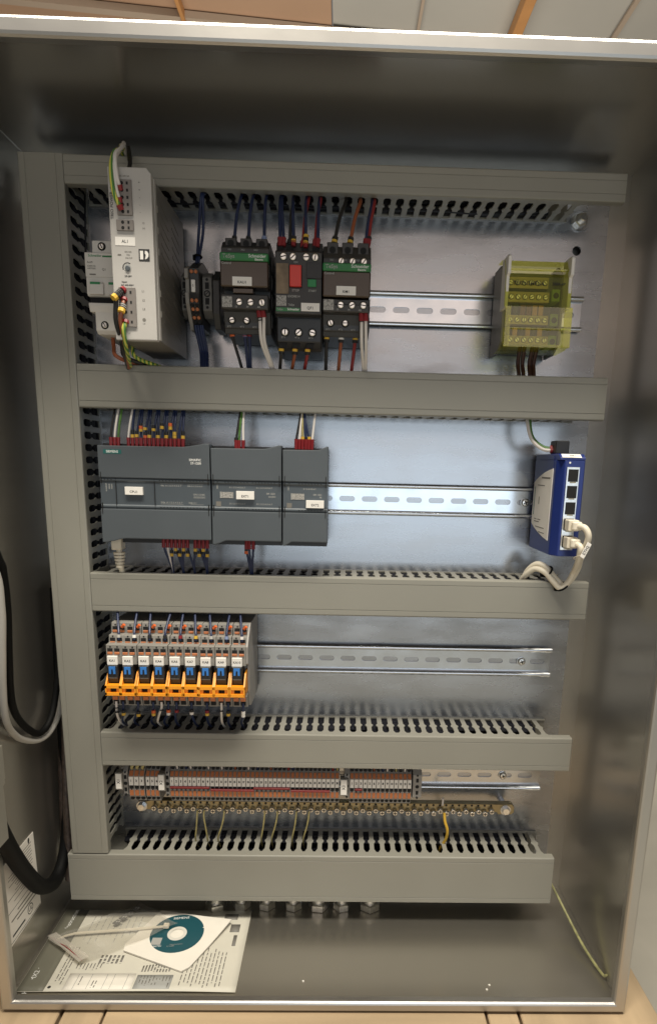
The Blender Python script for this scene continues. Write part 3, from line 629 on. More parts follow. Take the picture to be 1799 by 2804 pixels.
plc('wide dark grey controller module with white CPU1 label','controller',20.6,109.6,0,0,'CPU1',(45.8,63.4,48.2,56.0),[(fr(80,102.6,8),1),(fr(107.4,123,6),1),(fr(25.8,32.4,3),1),(fr(80.6,102.6,8),0),(fr(107,123,6),0)],ex_cpu)
plc('mid-width dark grey extension module with white EXT1 label','extension module',131.3,69.6,0,0,'EXT1',(156,173.8,46.2,54.2),[(fr(145,167,8),1),(fr(172.2,194,8),1),([137.4],1),(fr(145,167,8),0),(fr(172.2,194,8),0)],ex_sm)
plc('narrow dark grey extension module with white EXT2 label','extension module',202.2,45,0,0,'EXT2',(225.7,243.6,39.0,46.6),[(fr(218.7,240.4,8),1),([208.7],1),(fr(218.7,240.4,8),0)],ex_sm)
# ------------------------------------------------------------------ blue network switch
S_ = thing('network_switch','dark blue network switch with five ports at the right end','network switch',(486,-3,8))
B().pr([(474,8),(474,78),(479.6,88),(499.2,88),(500,86),(500,8)],'z',-3,92).obj('housing','blue',S_,bevel=.6)
B().pr([(92,8),(92,88),(94.6,88),(98.2,82),(98.2,8)],'x',474.4,499.6).obj('cap','blue',S_,bevel=.5)
lb=B().pr([(94.4,88.1),(94.6,88.3),(98.0,82.6),(97.8,82.4)],'x',476.5,495.5).obj('top_label','white',S_); 
for k in range(14): box('cooling_rib','blue',S_,473.3,474,72+k*1.75,72.9+k*1.75,12,72 if k>6 else 30+k*6)
lp = [(83.7,72),(82,60),(79.5,46),(75.5,31),(71.5,19),(68.5,12.5),(24.4,12.5),(20,24),(16.5,38),(13,56),(11,72)]
sl = B().pr(lp,'x',473.2,473.9).obj('side_label','white',S_)
box('printed_rule','ink_grey',sl,473.05,473.18,73.2,74.8,38,66)
for (z,a,b_) in ((66,26,50),(30,22,30),(30,34,44),(27.4,22,40),(22,28,58),(17,40,60)): box('printed_rule','ink_grey',sl,473.05,473.18,z-.4,z+.4,a,b_)
box('printed_bar','teal_logo',sl,473.05,473.18,34,64,17,18.5); box('printed_bar','ink_grey',sl,473.05,473.18,46,54,33,35)
pf = box('port_frame','screw',S_,481.8,494.4,3.6,85.4,88,88.6,bevel=.2)
for i,z in enumerate((77.3,61.3,45.3,29.2,12.2)):
    box('port','hole',pf,483.4,493.2,z-6.0,z+6.0,88.6,88.9); box('port_latch','brass',pf,485.5,491.5,z-7.2,z-6.1,88.6,88.95)
B().pr(circ(484.3,89.6,1.0,10),'d',88,88.15).obj('status_lamp','ink_white',S_)
cn = box('power_plug','black',S_,476,489.8,98.4,111.3,48,66,bevel=.8)
txt('Switch 1',486,96.4,88.3,1.3,'ink',lb)
# two patch cables in the lowest ports
def plug(parent,z,dx=0):
    box('plug','cable_white',parent,484.2,494.6,z-5.4,z+5.4,88.6,101,bevel=.7); box('boot','cable_white',parent,486.5,496,z-4.2,z+4.2,101.1,106,bevel=1.2)
E1 = thing('network_cable','cream network cable from the fourth port of the blue switch','cable',(490,29,90),'cream network cables at the switch')
plug(E1,29.2); B().tube([(492,29.2,103),(497,28,110),(500.5,20,112),(500.5,8,106),(503,-6,90),(507,-16,76),(505,-28,68),(497,-37,66),(489,-30,62),(481,-20,56),(473,-17,48),(467,-24,40),(464,-34,34),(463,-46,28)],3.1,10,6).obj('sheath','cable_white',E1,smooth=True)
E2 = thing('network_cable','cream network cable from the lowest port of the blue switch','cable',(490,12,90),'cream network cables at the switch')
plug(E2,12.2); B().tube([(492,12.2,103),(495,9,109),(496,0,106),(499,-12,92),(502,-20,78),(500,-31,72),(493,-39,69),(486,-33,66),(478,-24,60),(470,-22,51),(464,-29,43),(461,-37,36),(460,-48,30)],3.1,10,6).obj('sheath','cable_white',E2,smooth=True)
tg = thing('cable_tag','white cable tag reading ETH2 on the network cables','cable tag',(498,7,114))
B().pr([(499.2,15.2),(503.2,12.9),(496.8,-1.4),(493.0,.8)],'d',114.2,115.2).obj('plate','white',tg,bevel=.2); txt('ETH2',498.1,7,115.3,2.9,'ink',tg,rz=math.radians(64))
B().tube([(495,2,113.5),(492,-1,105),(494,-4,96),(500,-4,100),(500,1,110)],.5,6,4).obj('tie','cable_white',tg,smooth=True)
def tie(label,c,r,ax):
    t=[]; 
    for k in range(13):
        a=2*math.pi*k/12; u=Vector(ax[0])*math.cos(a)*r+Vector(ax[1])*math.sin(a)*r; t.append(tuple(Vector(c)+u))
    z=thing('cable_tie',label,'cable tie',c,'black cable ties'); B().tube(t,1.0,6,2).obj('band','rubber',z,smooth=True)
    p=t[7]; box('head','rubber',z,p[0]-2.2,p[0]+2.2,p[1]-2.4,p[1]+2.4,p[2]-1.8,p[2]+1.8,bevel=.5)
tie('black cable tie where the network cables enter the duct, nearest the switch',(481,-23.5,58),6.3,((.6,.8,0),(.2,-.1,1)))
tie('black cable tie at the duct edge round the network cables',(495,-37.5,67.5),6.3,((.75,.65,0),(.2,-.1,1)))
# ------------------------------------------------------------------ relays
def relay():
    x0=20.3; t = thing('relay','r','relay',(28.3,-141,8),'orange relays on the third rail')
    B().pr([(-86,5),(-86,64),(-97.3,66),(-97.3,73.5),(-105,75),(-105,84),(-126,84),(-126,70),(-160,71),(-163,76),(-176,72),(-176,5)],'x',x0+.15,x0+15.85).obj('socket','tgrey2',t,bevel=.3)
    for (z,d,nm) in ((-110.4,84.1,'a'),(-101.6,74.8,'b'),(-91.6,65.6,'c')):
        for i in (0,1):
            x = x0+4.2+7.2*i
            w = box('wire_entry','hole',t,x-2.7,x+2.7,z-1.9,z+1.6,d,d+.25,bevel=.1); B().lathe((x+.4,z+3.2,d),'d',[(.9,0),(.9,.25)],8).obj('test_hole','hole',t)
            box('lever','orange',t,x-2.6,x+2.6,z-4.8,z-2.3,d-1,d+1.1,bevel=.3)
    for i in (0,1):
        x = x0+4.2+7.2*i
        box('lever','orange',t,x-2.8,x+2.8,-168,-164,75,77.6,bevel=.3); box('wire_entry','hole',t,x-2.6,x+2.6,-173.5,-169.4,72.8,74.9)
    l = box('marker','white',t,x0+1.6,x0+12.2,-126,-116.6,84,87,bevel=.3)
    m = B().pr([(-148.5,60),(-148.5,84),(-139,88),(-126.4,88),(-126.4,60)],'x',x0+1.6,x0+12.4).obj('relay_body','black',t,bevel=.5)
    b = B().pr([(x0+3.8,-135),(x0+5.8,-135),(x0+6.2,-130),(x0+7.8,-130),(x0+8.2,-135),(x0+10.2,-135),(x0+10.2,-127.4),(x0+3.8,-127.4)],'d',88,89.4).obj('latch','blue_lt',m)
    box('grip_line','dgrey',m,x0+2.6,x0+11.4,-140.2,-139.4,87,87.9)
    e = B()
    e.box(x0-.1,x0+15.7,-149.6,-146.4,86,92.5); e.box(x0-.1,x0+15.7,-157.6,-154.4,84,92.5); e.box(x0-.1,x0+4.4,-154.4,-149.6,86,90.5); e.box(x0+10.8,x0+15.7,-154.4,-149.6,86,90.5)
    ej = e.obj('ejector','amber',t)
    box('ejector_window','hole',ej,x0+4.4,x0+10.8,-154.4,-149.6,86,88)
    for x in (x0-.1,x0+14.2): B().pr([(-132.5,70),(-134.5,82),(-147,92.5),(-157,92.5),(-157,70)],'x',x,x+1.5).obj('ejector_arm','amber',ej)
    return t
RL = ['KA1','KA2','KA3','KA4','KA6','KA7','KA8','KA9','KA10']
r0 = relay(); rs=[r0]
for i in range(1,9):
    c = copy_tree(r0); c.location = W(28.3+16*i,-141,8); rs.append(c)
for i,(r,s) in enumerate(zip(rs,RL)):
    r.rotation_euler = (random.uniform(-.004,.004),random.uniform(-.006,.006),random.uniform(-.006,.006)); r['label'] = 'grey and orange relay with blue latch and white label '+s
    ORG[r.name] = Vector((28.3+16*i,-141,8))
    mk = [c for c in r.children if c.name.startswith('marker')][0]
    txt(s,27.2+16*i,-121.4,87.1,2.5,'ink',mk)
ep = B().pr([(-86,5),(-86,60),(-96,72),(-106,82),(-124,83),(-128,74),(-158,72),(-176,66),(-178,60),(-178,5)],'x',164.4,166.6).obj('end_plate','tgrey',None,bevel=.3,o=(165.4,-178,5)); tag(ep,'grey end plate closing the relay row at relay KA10','end plate')
# ------------------------------------------------------------------ numbered terminals
_ones='one two three four five six seven eight nine ten eleven twelve thirteen fourteen fifteen sixteen seventeen eighteen nineteen'.split()
def nw(n): return _ones[n-1] if n<20 else ('twenty','thirty')[n//10-2]+('' if n%10==0 else '-'+_ones[n%10-1])
def terminal(w, mat='tgrey'):
    t = thing('rail_terminal','t','terminal',(0,-288.6,8)); h=w/2-.06
    B().pr([(-262,8),(-262,35),(-272.6,45.2),(-296.5,45.2),(-307,39),(-307,8)],'x',-h,h).obj('body',mat,t)
    B().pr([(-268,41.5),(-267.6,42.4),(-272.4,46.2),(-272.9,45.2)],'x',-h*.72,h*.72).obj('lever','orange',t)
    B().pr([(-290.6,45.2),(-290.6,46.2),(-297.4,45.6),(-297.4,44.6)],'x',-h*.72,h*.72).obj('lever','orange',t)
    B().lathe((0,-265.2,37.6),'d',[(h*.8,0),(h*.8,2.0)],10).obj('wire_entry','hole',t); B().lathe((0,-301.6,42.0),'d',[(h*.82,0),(h*.82,1.2)],10).obj('wire_entry','hole',t)
    B().lathe((0,-289.6,45.2),'d',[(.7,0),(.7,.2)],8).obj('test_hole','hole',t)
    box('bridge_slot','hole',t,-h*.8,h*.8,-288.8,-284.8,45.2,45.45)
    box('marker','white',t,-h*.82,h*.82,-284.0,-273.4,45.2,46.6)
    return t
def strip(proto, xs, nums, sname, first):
    for i,(x,n) in enumerate(zip(xs,nums)):
        c = proto if (first and i==0) else copy_tree(proto)
        c.location = W(x,-288.6,8); ORG[c.name]=Vector((x,-288.6,8))
        c['label'] = 'grey and orange terminal with its marker numbered %s in strip %s'%(nw(n),sname); c['group'] = 'numbered terminals of strip '+sname
        mk = [k for k in c.children if k.name.startswith('marker')][0]
        txt(str(n),x,-278.4,46.7,3.0 if len(str(n))<2 else 2.5,'ink',mk,sx=1 if len(str(n))<2 else .85)
tp = terminal(5.14); X2=[72.2+5.135*i for i in range(38)]
strip(tp,X2,range(1,39),'X2',True)
strip(tp,[279.4+5.13*i for i in range(14)],range(1,15),'X3',False)
tq = terminal(6.1); strip(tq,[25.6+6.05*i for i in range(3)],(1,2,3),'X1',True)
strip(tp,[44.6+5.2*i for i in range(3)],(4,5,6),'X1',False)
def jumper(label,x0,x1,row):
    z = -285.7 if row else -288.6
    o = box('jumper','dred',None,x0,x1,z-1.1,z+1.3,45.6,48.2,bevel=.3) if False else B().box(x0,x1,z-1.1,z+1.3,45.6,48.2).obj('jumper','dred',None,bevel=.3,o=((x0+x1)/2,z,45.6))
    tag(o,label,'jumper','red plug-in jumpers')
jumper('red jumper bridging terminals one to nine of strip X2',X2[0]-2,X2[8]+2,1); jumper('red jumper bridging terminals ten to nineteen of strip X2',X2[9]-2,X2[18]+2,0)
jumper('red jumper bridging terminals twenty to twenty-seven of strip X2',X2[19]-4,X2[26]+2,1); jumper('red jumper bridging terminals twenty-eight to thirty-six of strip X2',X2[27]-2,X2[35]+2,0)
jumper('short red jumper bridging terminals two and three of strip X3',283,291.5,1)
def clampn(label,x0,x1,tagt,tx0,tx1,tz0,tz1):
    e = thing('end_clamp',label,'end clamp',((x0+x1)/2,-288.6,8),'grey end clamps on the rails'); xm=(x0+x1)/2
    B().pr([(-300,8),(-300,38),(-296,45),(-268,45),(-262,38),(-262,8)],'x',x0,x1).obj('body','tgrey',e,bevel=.4)
    for z in (-268.5,-296): B().lathe((xm,z,45 if z<-290 else 43.6),'d',[(1.2,0),(1.2,1.6)],10).obj('test_hole','hole',e)
    for z in (-274.5,-290): box('slot','hole',e,xm-1.5,xm+1.5,z-2.4,z+2.4,45,45.15)
    B().lathe((xm,-282.4,45),'d',[(2.2,0),(2.2,.15)],12).obj('screw_well','hole',e)
    if tagt:
        h = box('tag_holder','tgrey2',e,tx0-1,tx1+1,tz0-1.8,tz1+1,40,49.4,bevel=.4); p = box('tag_plate','white',h,tx0,tx1,tz0,tz1,49.4,50.2); txt(tagt,(tx0+tx1)/2,(tz0+tz1)/2,50.3,3.6,'ink',p,rz=math.pi/2)
clampn('grey end clamp with white X1 tag at the left end of the terminals',16.2,21.4,'X1',9.6,15.8,-286.6,-268.2)
clampn('grey end clamp with white X2 tag between strips X1 and X2',64.2,69.2,'X2',58,64.2,-287.6,-269.2)
clampn('grey end clamp with white X3 tag between strips X2 and X3',270.5,276.6,'X3',266.6,273.4,-291,-272.6)
clampn('grey end clamp closing the right end of strip X3',350.2,360.6,None,0,0,0,0)
# ------------------------------------------------------------------ earth bar
EB = thing('earth_bar','brass earth bar with a row of screws under the terminals','earth bar',(250,-322,2))
B().pr([(24,-318),(26,-326.5),(40,-326.5),(42,-325),(456,-325),(458,-328),(474,-328),(477,-325),(477,-318),(474,-314.5),(40,-314.5)],'d',17,26).obj('bar','brass',EB,bevel=.5)
for x in (30,466.3):
    B().lathe((x,-321.5,26.1),'d',[(6.4,0),(6.4,1.2)],18).obj('washer','zinc',EB); B().lathe((x,-321.5,27.4),'d',[(5.0,0),(5.0,3.4),(4.2,4.0)],6,.2).obj('bolt','screw',EB); B().lathe((x,-321.5,.3),'d',[(4,0),(4,16.6)],12).obj('spacer','zinc',EB)
k=0; x=45.5
while x<455:
    z = -324.6 if k%2 else -321.8
    s_ = B().lathe((x,z,26.1),'d',[(2.3,0),(2.3,2.6),(3.4,2.7),(3.4,5.2),(2.6,6.2)],12).obj('clamp_screw','screw',EB,smooth=True)
    B().box(x-2.1,x+2.1,z-.45,z+.45,32.2,32.5).obj('slot','hole',s_); B().box(x-.45,x+.45,z-2.1,z+2.1,32.2,32.45).obj('slot','hole',s_)
    B().lathe((x,-316.5,26),'d',[(1.4,0),(1.4,.2)],8).obj('wire_hole','hole',EB)
    x += 7.75; k+=1
# ------------------------------------------------------------------ wires
def wire(label,mat,pts,r=1.25,ferr=None,marks=(),group=None,ferr_at=0,ferrmat='f_red'):
    o = B().tube(pts,r,8,6).obj('wire',mat,None,smooth=True,o=pts[0]); tag(o,label,'wire',group)
    P0=Vector(pts[ferr_at]); P1=Vector(pts[1 if ferr_at==0 else -2]); dr=(P1-P0).normalized()
    if ferr: B().tube([tuple(P0-dr*1.5),tuple(P0+dr*ferr)],[r*1.35,r*1.7],8,1).obj('ferrule',ferrmat,o)
    for (s0,s1,m) in marks: B().tube([tuple(P0+dr*s0),tuple(P0+dr*s1)],r*1.65,8,1).obj('marker_sleeve',m,o)
    return o
Yk=[(4.5,7.2,'f_black'),(2.0,4.3,'f_yellow')]
G='wires between the devices and the ducts'
def up(label,mat,x,z,xe,ze=334,d=66,de=46,marks=(),ferr=None,r=1.5,ferrmat='f_red',bow=0):
    wire(label,mat,[(x,z,d),(x+.3+(xe-x)*.1,z+7,d-1),(x+(xe-x)*.5+bow,(z+ze)/2,d-6),(xe,ze-8,de+6),(xe,ze,de-6),(xe,ze+9,de-22)],r,ferr,marks,G,0,ferrmat)
bk=[(1.5,4.2,'f_black')]
up('dark blue wire entering the left top terminal of contactor KAU1','w_blue',156.5,284,160.6,d=68,marks=bk)
up('dark blue wire entering the middle top terminal of contactor KAU1','w_blue',169.5,284,171.9,d=68,marks=bk)
up('dark blue wire entering the right top terminal of contactor KAU1','w_blue',184.2,283,184.5,d=68,ferr=6,ferrmat='f_blue')
up('leftmost dark blue wire on top of the motor breaker','w_blue',199.6,281,198,d=73,ferr=6); up('second dark blue wire on top of the motor breaker','w_blue',203,281,199.5,d=73,ferr=6)
up('black wire in the second top terminal of the motor breaker','w_black',208.3,281,210.6,d=73,marks=bk); up('dark blue wire with yellow marker second from right on the motor breaker','w_blue',212.2,281,210.2,d=74,marks=Yk,ferr=3)
up('dark blue wire with two yellow markers on top of the motor breaker','w_blue',223.4,280,222.5,d=74,marks=Yk+[(7.6,10,'f_yellow')],ferr=3); up('red wire behind the markers on top of the motor breaker','w_red',220.3,281,224.5,d=71,ferr=4)
up('rightmost dark blue wire on top of the motor breaker','w_blue',234.4,281,235,d=73,ferr=6); up('rightmost red wire on top of the motor breaker','w_red',231.6,281,236,d=71,ferr=6)
up('black wire with yellow marker entering the top of contactor KM1','w_black',249.5,283,259.8,d=70,marks=Yk,r=1.7); up('orange brown wire with yellow marker entering the top of contactor KM1','w_orange',264.2,283,273.6,d=70,marks=Yk,r=1.7)
up('dark blue wire entering the right top terminal of contactor KM1','w_blue',278.6,283,285.0,d=70,ferr=6,r=1.5); up('red wire entering the right top terminal of contactor KM1','w_red',281,283,287,d=69,ferr=6,r=1.7,marks=[(6,8.4,'f_black')])
up('first dark blue wire rising from the small terminal group','w_blue',116,270,123.6,d=46,r=1.4,bow=-1.5); up('second dark blue wire rising from the small terminal group','w_blue',118.6,270,125.2,d=48,r=1.4,bow=1)
tie('dark tie round the blue wires above the small terminal group',(117.8,276,46),3.4,((1,0,0),(0,.2,1)))
def dn(label,mat,x,z,xe,ze=171,d=62,de=48,marks=(),ferr=None,r=1.5,ferrmat='f_red',bow=0):
    wire(label,mat,[(x,z,d),(x+(xe-x)*.12,z-7,d-1),(x+(xe-x)*.55+bow,(z+ze)/2-2,d-6),(xe,ze+2,de+4),(xe,ze-10,de-8)],r,ferr,marks,G,0,ferrmat)
dn('black wire with orange marker leaving the bottom left of contactor KAU1','w_black',151.8,207,159.8,marks=[(3,5.4,'f_orange')],ferr=3)
dn('left dark blue wire leaving the bottom of contactor KAU1','w_blue',164.4,207,166.0,ferr=5,marks=[(3,5.4,'f_blue')]); dn('right dark blue wire leaving the bottom of contactor KAU1','w_blue',168.8,208,168.4,ferr=6)
dn('left white wire leaving the right side of contactor KAU1','w_white',180.2,222,189.5,d=80,de=50,ferr=6,marks=[(6,6.8,'f_black'),(8.2,9,'f_black')],r=1.5,bow=-3); dn('right white wire leaving the right side of contactor KAU1','w_white',184.2,222,191.5,d=80,de=50,ferr=6,r=1.5,bow=-3)
dn('black wire with yellow marker below the motor breaker','w_black',200.4,193,197.6,d=67,marks=Yk,r=1.6); dn('orange brown wire with yellow marker below the motor breaker','w_orange',213.6,193,209.6,d=67,marks=Yk,r=1.6); dn('red wire with yellow marker below the motor breaker','w_red',225.8,193,222,d=67,marks=Yk,r=1.6)
dn('black wire with yellow marker below contactor KM1','w_black',243.8,206,243,d=62,marks=Yk,r=1.7); dn('orange brown wire with white marker below contactor KM1','w_orange',258,206,255.6,d=62,marks=[(4.5,7.2,'f_black'),(2,4.3,'white')],r=1.7); dn('red wire with yellow marker below contactor KM1','w_red',271.8,206,268.6,d=62,marks=Yk,r=1.7)
dn('left white wire leaving the right side of contactor KM1','w_white',276.4,221,280.6,d=82,de=50,ferr=6,marks=[(6,6.8,'f_black')],r=1.5,bow=-1); dn('right white wire leaving the right side of contactor KM1','w_white',280.6,221,282.8,d=82,de=50,ferr=6,r=1.5)
for i,(xx,lab) in enumerate(((113.5,'first'),(116,'second'),(118.5,'third'),(120.5,'fourth'))): dn('%s dark blue wire hanging below the small terminal group'%lab,'w_blue',xx,214,119.5+i*2.0,d=46,de=46,r=1.4)
for i,(xx,lab) in enumerate(((437,'first'),(441.5,'second'),(449.5,'third'),(454,'fourth'))): dn('%s dark reddish wire below the yellow distribution block'%lab,'w_dark',xx,206,438+i*4.6 if i<2 else 441+i*4.0,d=48,de=44,r=2.1)
# power supply leads
wire('green and yellow wire arching from the power supply over the top duct','w_gy',[(71.6,288.6,127),(68,298,131),(67,316,133),(68.5,331,126),(69,340,108),(63,352,86),(57,358,72),(53,357.5,55),(51,350,40)],1.7,2.5,(),G)
wire('white wire arching from the power supply over the top duct','w_white',[(71.8,303.5,127),(70.8,312,131),(70,327,130),(70.6,339,114),(65.5,352,90),(60,359,74),(56,358,56),(54,350,40)],1.6,2.5,(),G)
wire('second white wire in the output of the power supply','w_white',[(71.2,294,127),(69.4,304,130),(69.2,322,131),(70,335,118),(64.6,350,92),(58.5,357,76)],1.5,2.5,(),G)
wire('black wire beside the power supply leads over the top duct','w_black',[(74,318,112),(73,334,100),(67,350,82),(63,357,70),(60,350,58)],1.8,None,(),G)
wire('black marked wire in the power supply input','w_black',[(70.4,225.2,127),(66.4,220,131),(64.4,210,131),(63.2,198,128),(64,182,116),(56,174,84),(50,170,60)],1.9,1.2,[(2.5,9.5,'f_black'),(3.2,3.9,'white'),(4.9,5.6,'white'),(6.6,7.3,'white'),(9.6,13,'f_yellow')],G)
wire('orange brown marked wire in the power supply input','w_orange',[(70.6,217.6,127),(69.6,210,130),(67.4,200,129),(67,184,120),(60,175,92),(52,170,64)],1.9,1.2,[(5,8.8,'f_black'),(5.6,6.3,'white'),(7.3,8,'white'),(9.2,12.4,'f_yellow')],G)
wire('green wire with yellow stripe in the power supply input','w_gy',[(71,199.6,127),(69.6,192,129),(68.4,182,122),(62,175,96),(54,171,66)],1.9,1.2,(),G)
for i,(m,xx,nm) in enumerate((('w_orange',36,'orange brown'),('w_black',44,'black'),('w_gy',54,'green and yellow'))): wire('%s wire below the circuit breaker behind the power supply'%nm,m,[(xx,200,58),(xx+1,190,60),(xx+5,180,66),(xx+18,175,58),(xx+30,172,46)],1.9,None,(),G)
# controller wiring: above
WT='wires on top of the controller modules'
ordn=['first','second','third','fourth','fifth','sixth','seventh','eighth','ninth','tenth','eleventh','twelfth','thirteenth','fourteenth']
def plcup(label,mat,x,xe,marks=(),z0=95.5):
    wire(label,mat,[(x,z0,63),(x+.2,z0+8,63),(x+(xe-x)*.5,z0+20,60),(xe,z0+34,54),(xe,z0+46,46)],1.15,8.5,marks,WT)
for i,(x,m,n) in enumerate(((30.2,'w_black','black'),(34,'w_white','white'),(37.6,'w_green','green'))): plcup('%s wire in the power plug at the top left of the CPU1 module'%n,m,x,x+(3-i)*.2+1.5)
mk = {0:[],1:[(8.5,11.5,'f_yellow'),(11.6,16,'f_black')],2:[(9,11.8,'f_yellow'),(12,15,'f_black')],3:[(17,20,'f_orange'),(20.2,22.4,'f_black'),(14.5,16.8,'f_yellow')],4:[(8.6,11,'f_orange'),(11.2,14,'f_black'),(16,18.6,'f_yellow')],5:[(8.6,11.4,'f_yellow'),(11.6,15.5,'f_black')],6:[(18,21,'f_black'),(15.2,17.8,'f_yellow')],7:[(8.6,11.4,'f_yellow'),(11.6,15,'f_black')],8:[(17.4,20.4,'f_yellow'),(20.6,23,'f_black')],9:[(8.6,11.6,'f_yellow'),(11.8,15,'f_black')],10:[(17,20,'f_yellow'),(20.2,23.4,'f_orange')],11:[(8.8,11.6,'f_yellow'),(12,15,'f_yellow')]}
for i in range(14):
    x = 47.6+4.15*i
    plcup('%s wire from the left in the main row on top of the CPU1 module'%ordn[i],'w_white' if i==0 else 'w_blue',x,x+1.5+(-1.2 if i%2 else .8),mk[i%12])
for i,(x,xe,m,n) in enumerate(((154.5,157.5,'w_black','black'),(157.4,159,'w_green','green'),(161.6,161.2,'w_white','white'))): plcup('%s wire on top of the EXT1 module'%n,m,x,xe,[(8.5,11,'f_black')] if i==0 else ())
for i,(x,xe,m,n) in enumerate(((214.6,218.6,'w_black','black'),(217.8,219.6,'w_white','left white'),(221,220.6,'w_earth','yellow'),(224.4,221.4,'w_blue','left blue'),(227.4,222.4,'w_blue','right blue'),(230.6,233,'w_white','right white'))): plcup('%s wire on top of the EXT2 module'%n,m,x,xe,[(8.5,11,'f_yellow')] if i in (2,4) else ((8.5,10.5,'f_black'),) if i==3 else (),z0=98)
# below
WB='wires below the controller modules'
def plcdn(label,mat,x,xe,marks=(),ze=-34):
    wire(label,mat,[(x,6,60),(x,-3,61),(x+(xe-x)*.3,-12,60),(xe,-27,56),(xe,ze-8,48)],1.15,12,marks,WB)
ends=[84,84.5,85,95,95.5,96,107,107.5,120,120.5,121]
for i in range(11):
    x = (77.8+4.1*i) if i<7 else 110.5+4.1*(i-7)
    plcdn('%s wire from the left below the CPU1 module'%ordn[i],'w_white' if i==1 else 'w_blue',x,ends[i],[] if i<2 else [(12.5,15.5,'f_yellow'),(15.7,18.4,'f_black')] if i%2 else [(18,21,'f_yellow'),(14.6,17.6,'f_black')])
for i,(x,xe) in enumerate(((163.2,166),(166.2,167.4),(170.4,168.4))): plcdn('%s dark blue wire below the EXT1 module'%ordn[i],'w_blue',x,xe,[(14,17,'f_orange'),(11,14,'f_black')] if i==0 else ())
np_ = thing('network_plug','white network plug with ribbed boot below the CPU1 module','network plug',(30.6,-30,55))
box('plug','cable_white',np_,25.4,35.6,-9,4,52,66,bevel=.8)
for i in range(5): B().lathe((30.8,-12.2-i*3.4,58),'z',[(6.0-i*.45,0),(6.0-i*.45,-2.2)],14).obj('boot_rib','cable_white',np_)
B().tube([(30.8,-8,58),(30.8,-22,58),(31.5,-32,55),(32,-44,46)],3.0,10,4).obj('cable','cable_white',np_,smooth=True)
# relay wires
WR='wires on the relays'
rm=['cable_grey','white','f_black','f_black','f_red','f_yellow','cable_grey','f_blue','w_white']
for i,xe in enumerate((24.6,45,59.5,80.6,94,106.6,122.2,143.4,154.8)):
    x = 31.6+16*i
    w_ = wire('dark blue wire entering the top of relay '+RL[i],'w_blue',[(x,-101.5,76.5),(x-.2,-95,75),((x+xe)/2,-85,66),(xe+.5,-76,56),(xe,-66,46),(xe,-56,36)],1.25,None,[(2.0,5.2,rm[i])],WR)
    B().tube([(x+1.0,-90.5,67.5),(x+3.6,-87.4,68.5)],1.7,8,1).obj('marker_sleeve','f_orange',w_)
def reldn(label,mat,x,xe,marks=()):
    wire(label,mat,[(x,-170.5,75),(x,-177,75),(x+(xe-x)*.35+random.uniform(-1,1),-187,69),(xe,-203,52),(xe,-214,38)],1.3,None,marks,WR)
reldn('white wire below relay KA1','w_white',24.5,19,[(7,7.8,'f_black'),(12,12.8,'f_black')])
ms = lambda o,*c: [(o+3.0*k,o+3.0*k+2.7,m) for k,m in enumerate(c)]
rd=[(31.7,22,ms(10,'f_black','f_yellow')),(47.5,35,ms(11,'f_black','f_yellow')),(63.7,54,ms(10,'f_orange','f_yellow')),(79.7,68,ms(9,'f_orange','white')),(88.5,81.5,ms(9,'f_red')),(104.5,102,ms(8,'f_black','white')),(121,117,ms(9,'f_red','f_yellow')),(143.7,139.5,ms(9,'f_black','f_yellow')),(159.7,154,ms(10,'white','white'))]
for i,(x,xe,mk_) in enumerate(rd): reldn('dark blue wire below relay '+RL[i],'w_blue',x,xe,mk_)
reldn('white wire below relay KA4','w_white',72.5,61,[(9,9.8,'f_black')]); reldn('white wire below relay KA9','w_white',136.5,132.5,[(9,9.8,'f_black')])
# wires dropping into the tops of the terminals
WX='wires entering the numbered terminals from above'
tm=['w_black','w_white','w_black','w_blue','w_white','w_black','w_brown','w_black']
for i in range(38):
    if i in (1,3,4,8,11,14,17,19,22,24,26,27,29,31,32,34,36,37):
        m = 'w_red' if i in (26,36) else 'w_earth' if i==37 else ('w_white' if i in (1,4,8,11) else tm[i%8]); x=X2[i]
        wire('wire entering the top of terminal %s in strip X2'%nw(i+1),m,[(x,-266,39),(x,-259,41),(x+random.uniform(-1.5,1.5),-248,38),(x,-236,32)],1.15,None,(),WX)
for i,x in enumerate([25.6,31.6,37.7]): wire('yellow earth wire entering the top of terminal %s in strip X1'%nw(i+1),'w_earth',[(x,-266,40),(x+1.5,-261,46),(x+4,-256,44),(x+5,-240,34)],1.8,None,(),WX)
for i in range(14):
    if i in (5,7,8,10,12): x=279.4+5.13*i; wire('wire entering the top of terminal %s in strip X3'%nw(i+1),('w_white','w_brown','w_earth','w_blue')[i%4],[(x,-266,39),(x,-259,41),(x+.5,-246,36),(x,-236,32)],1.15,None,(),WX)
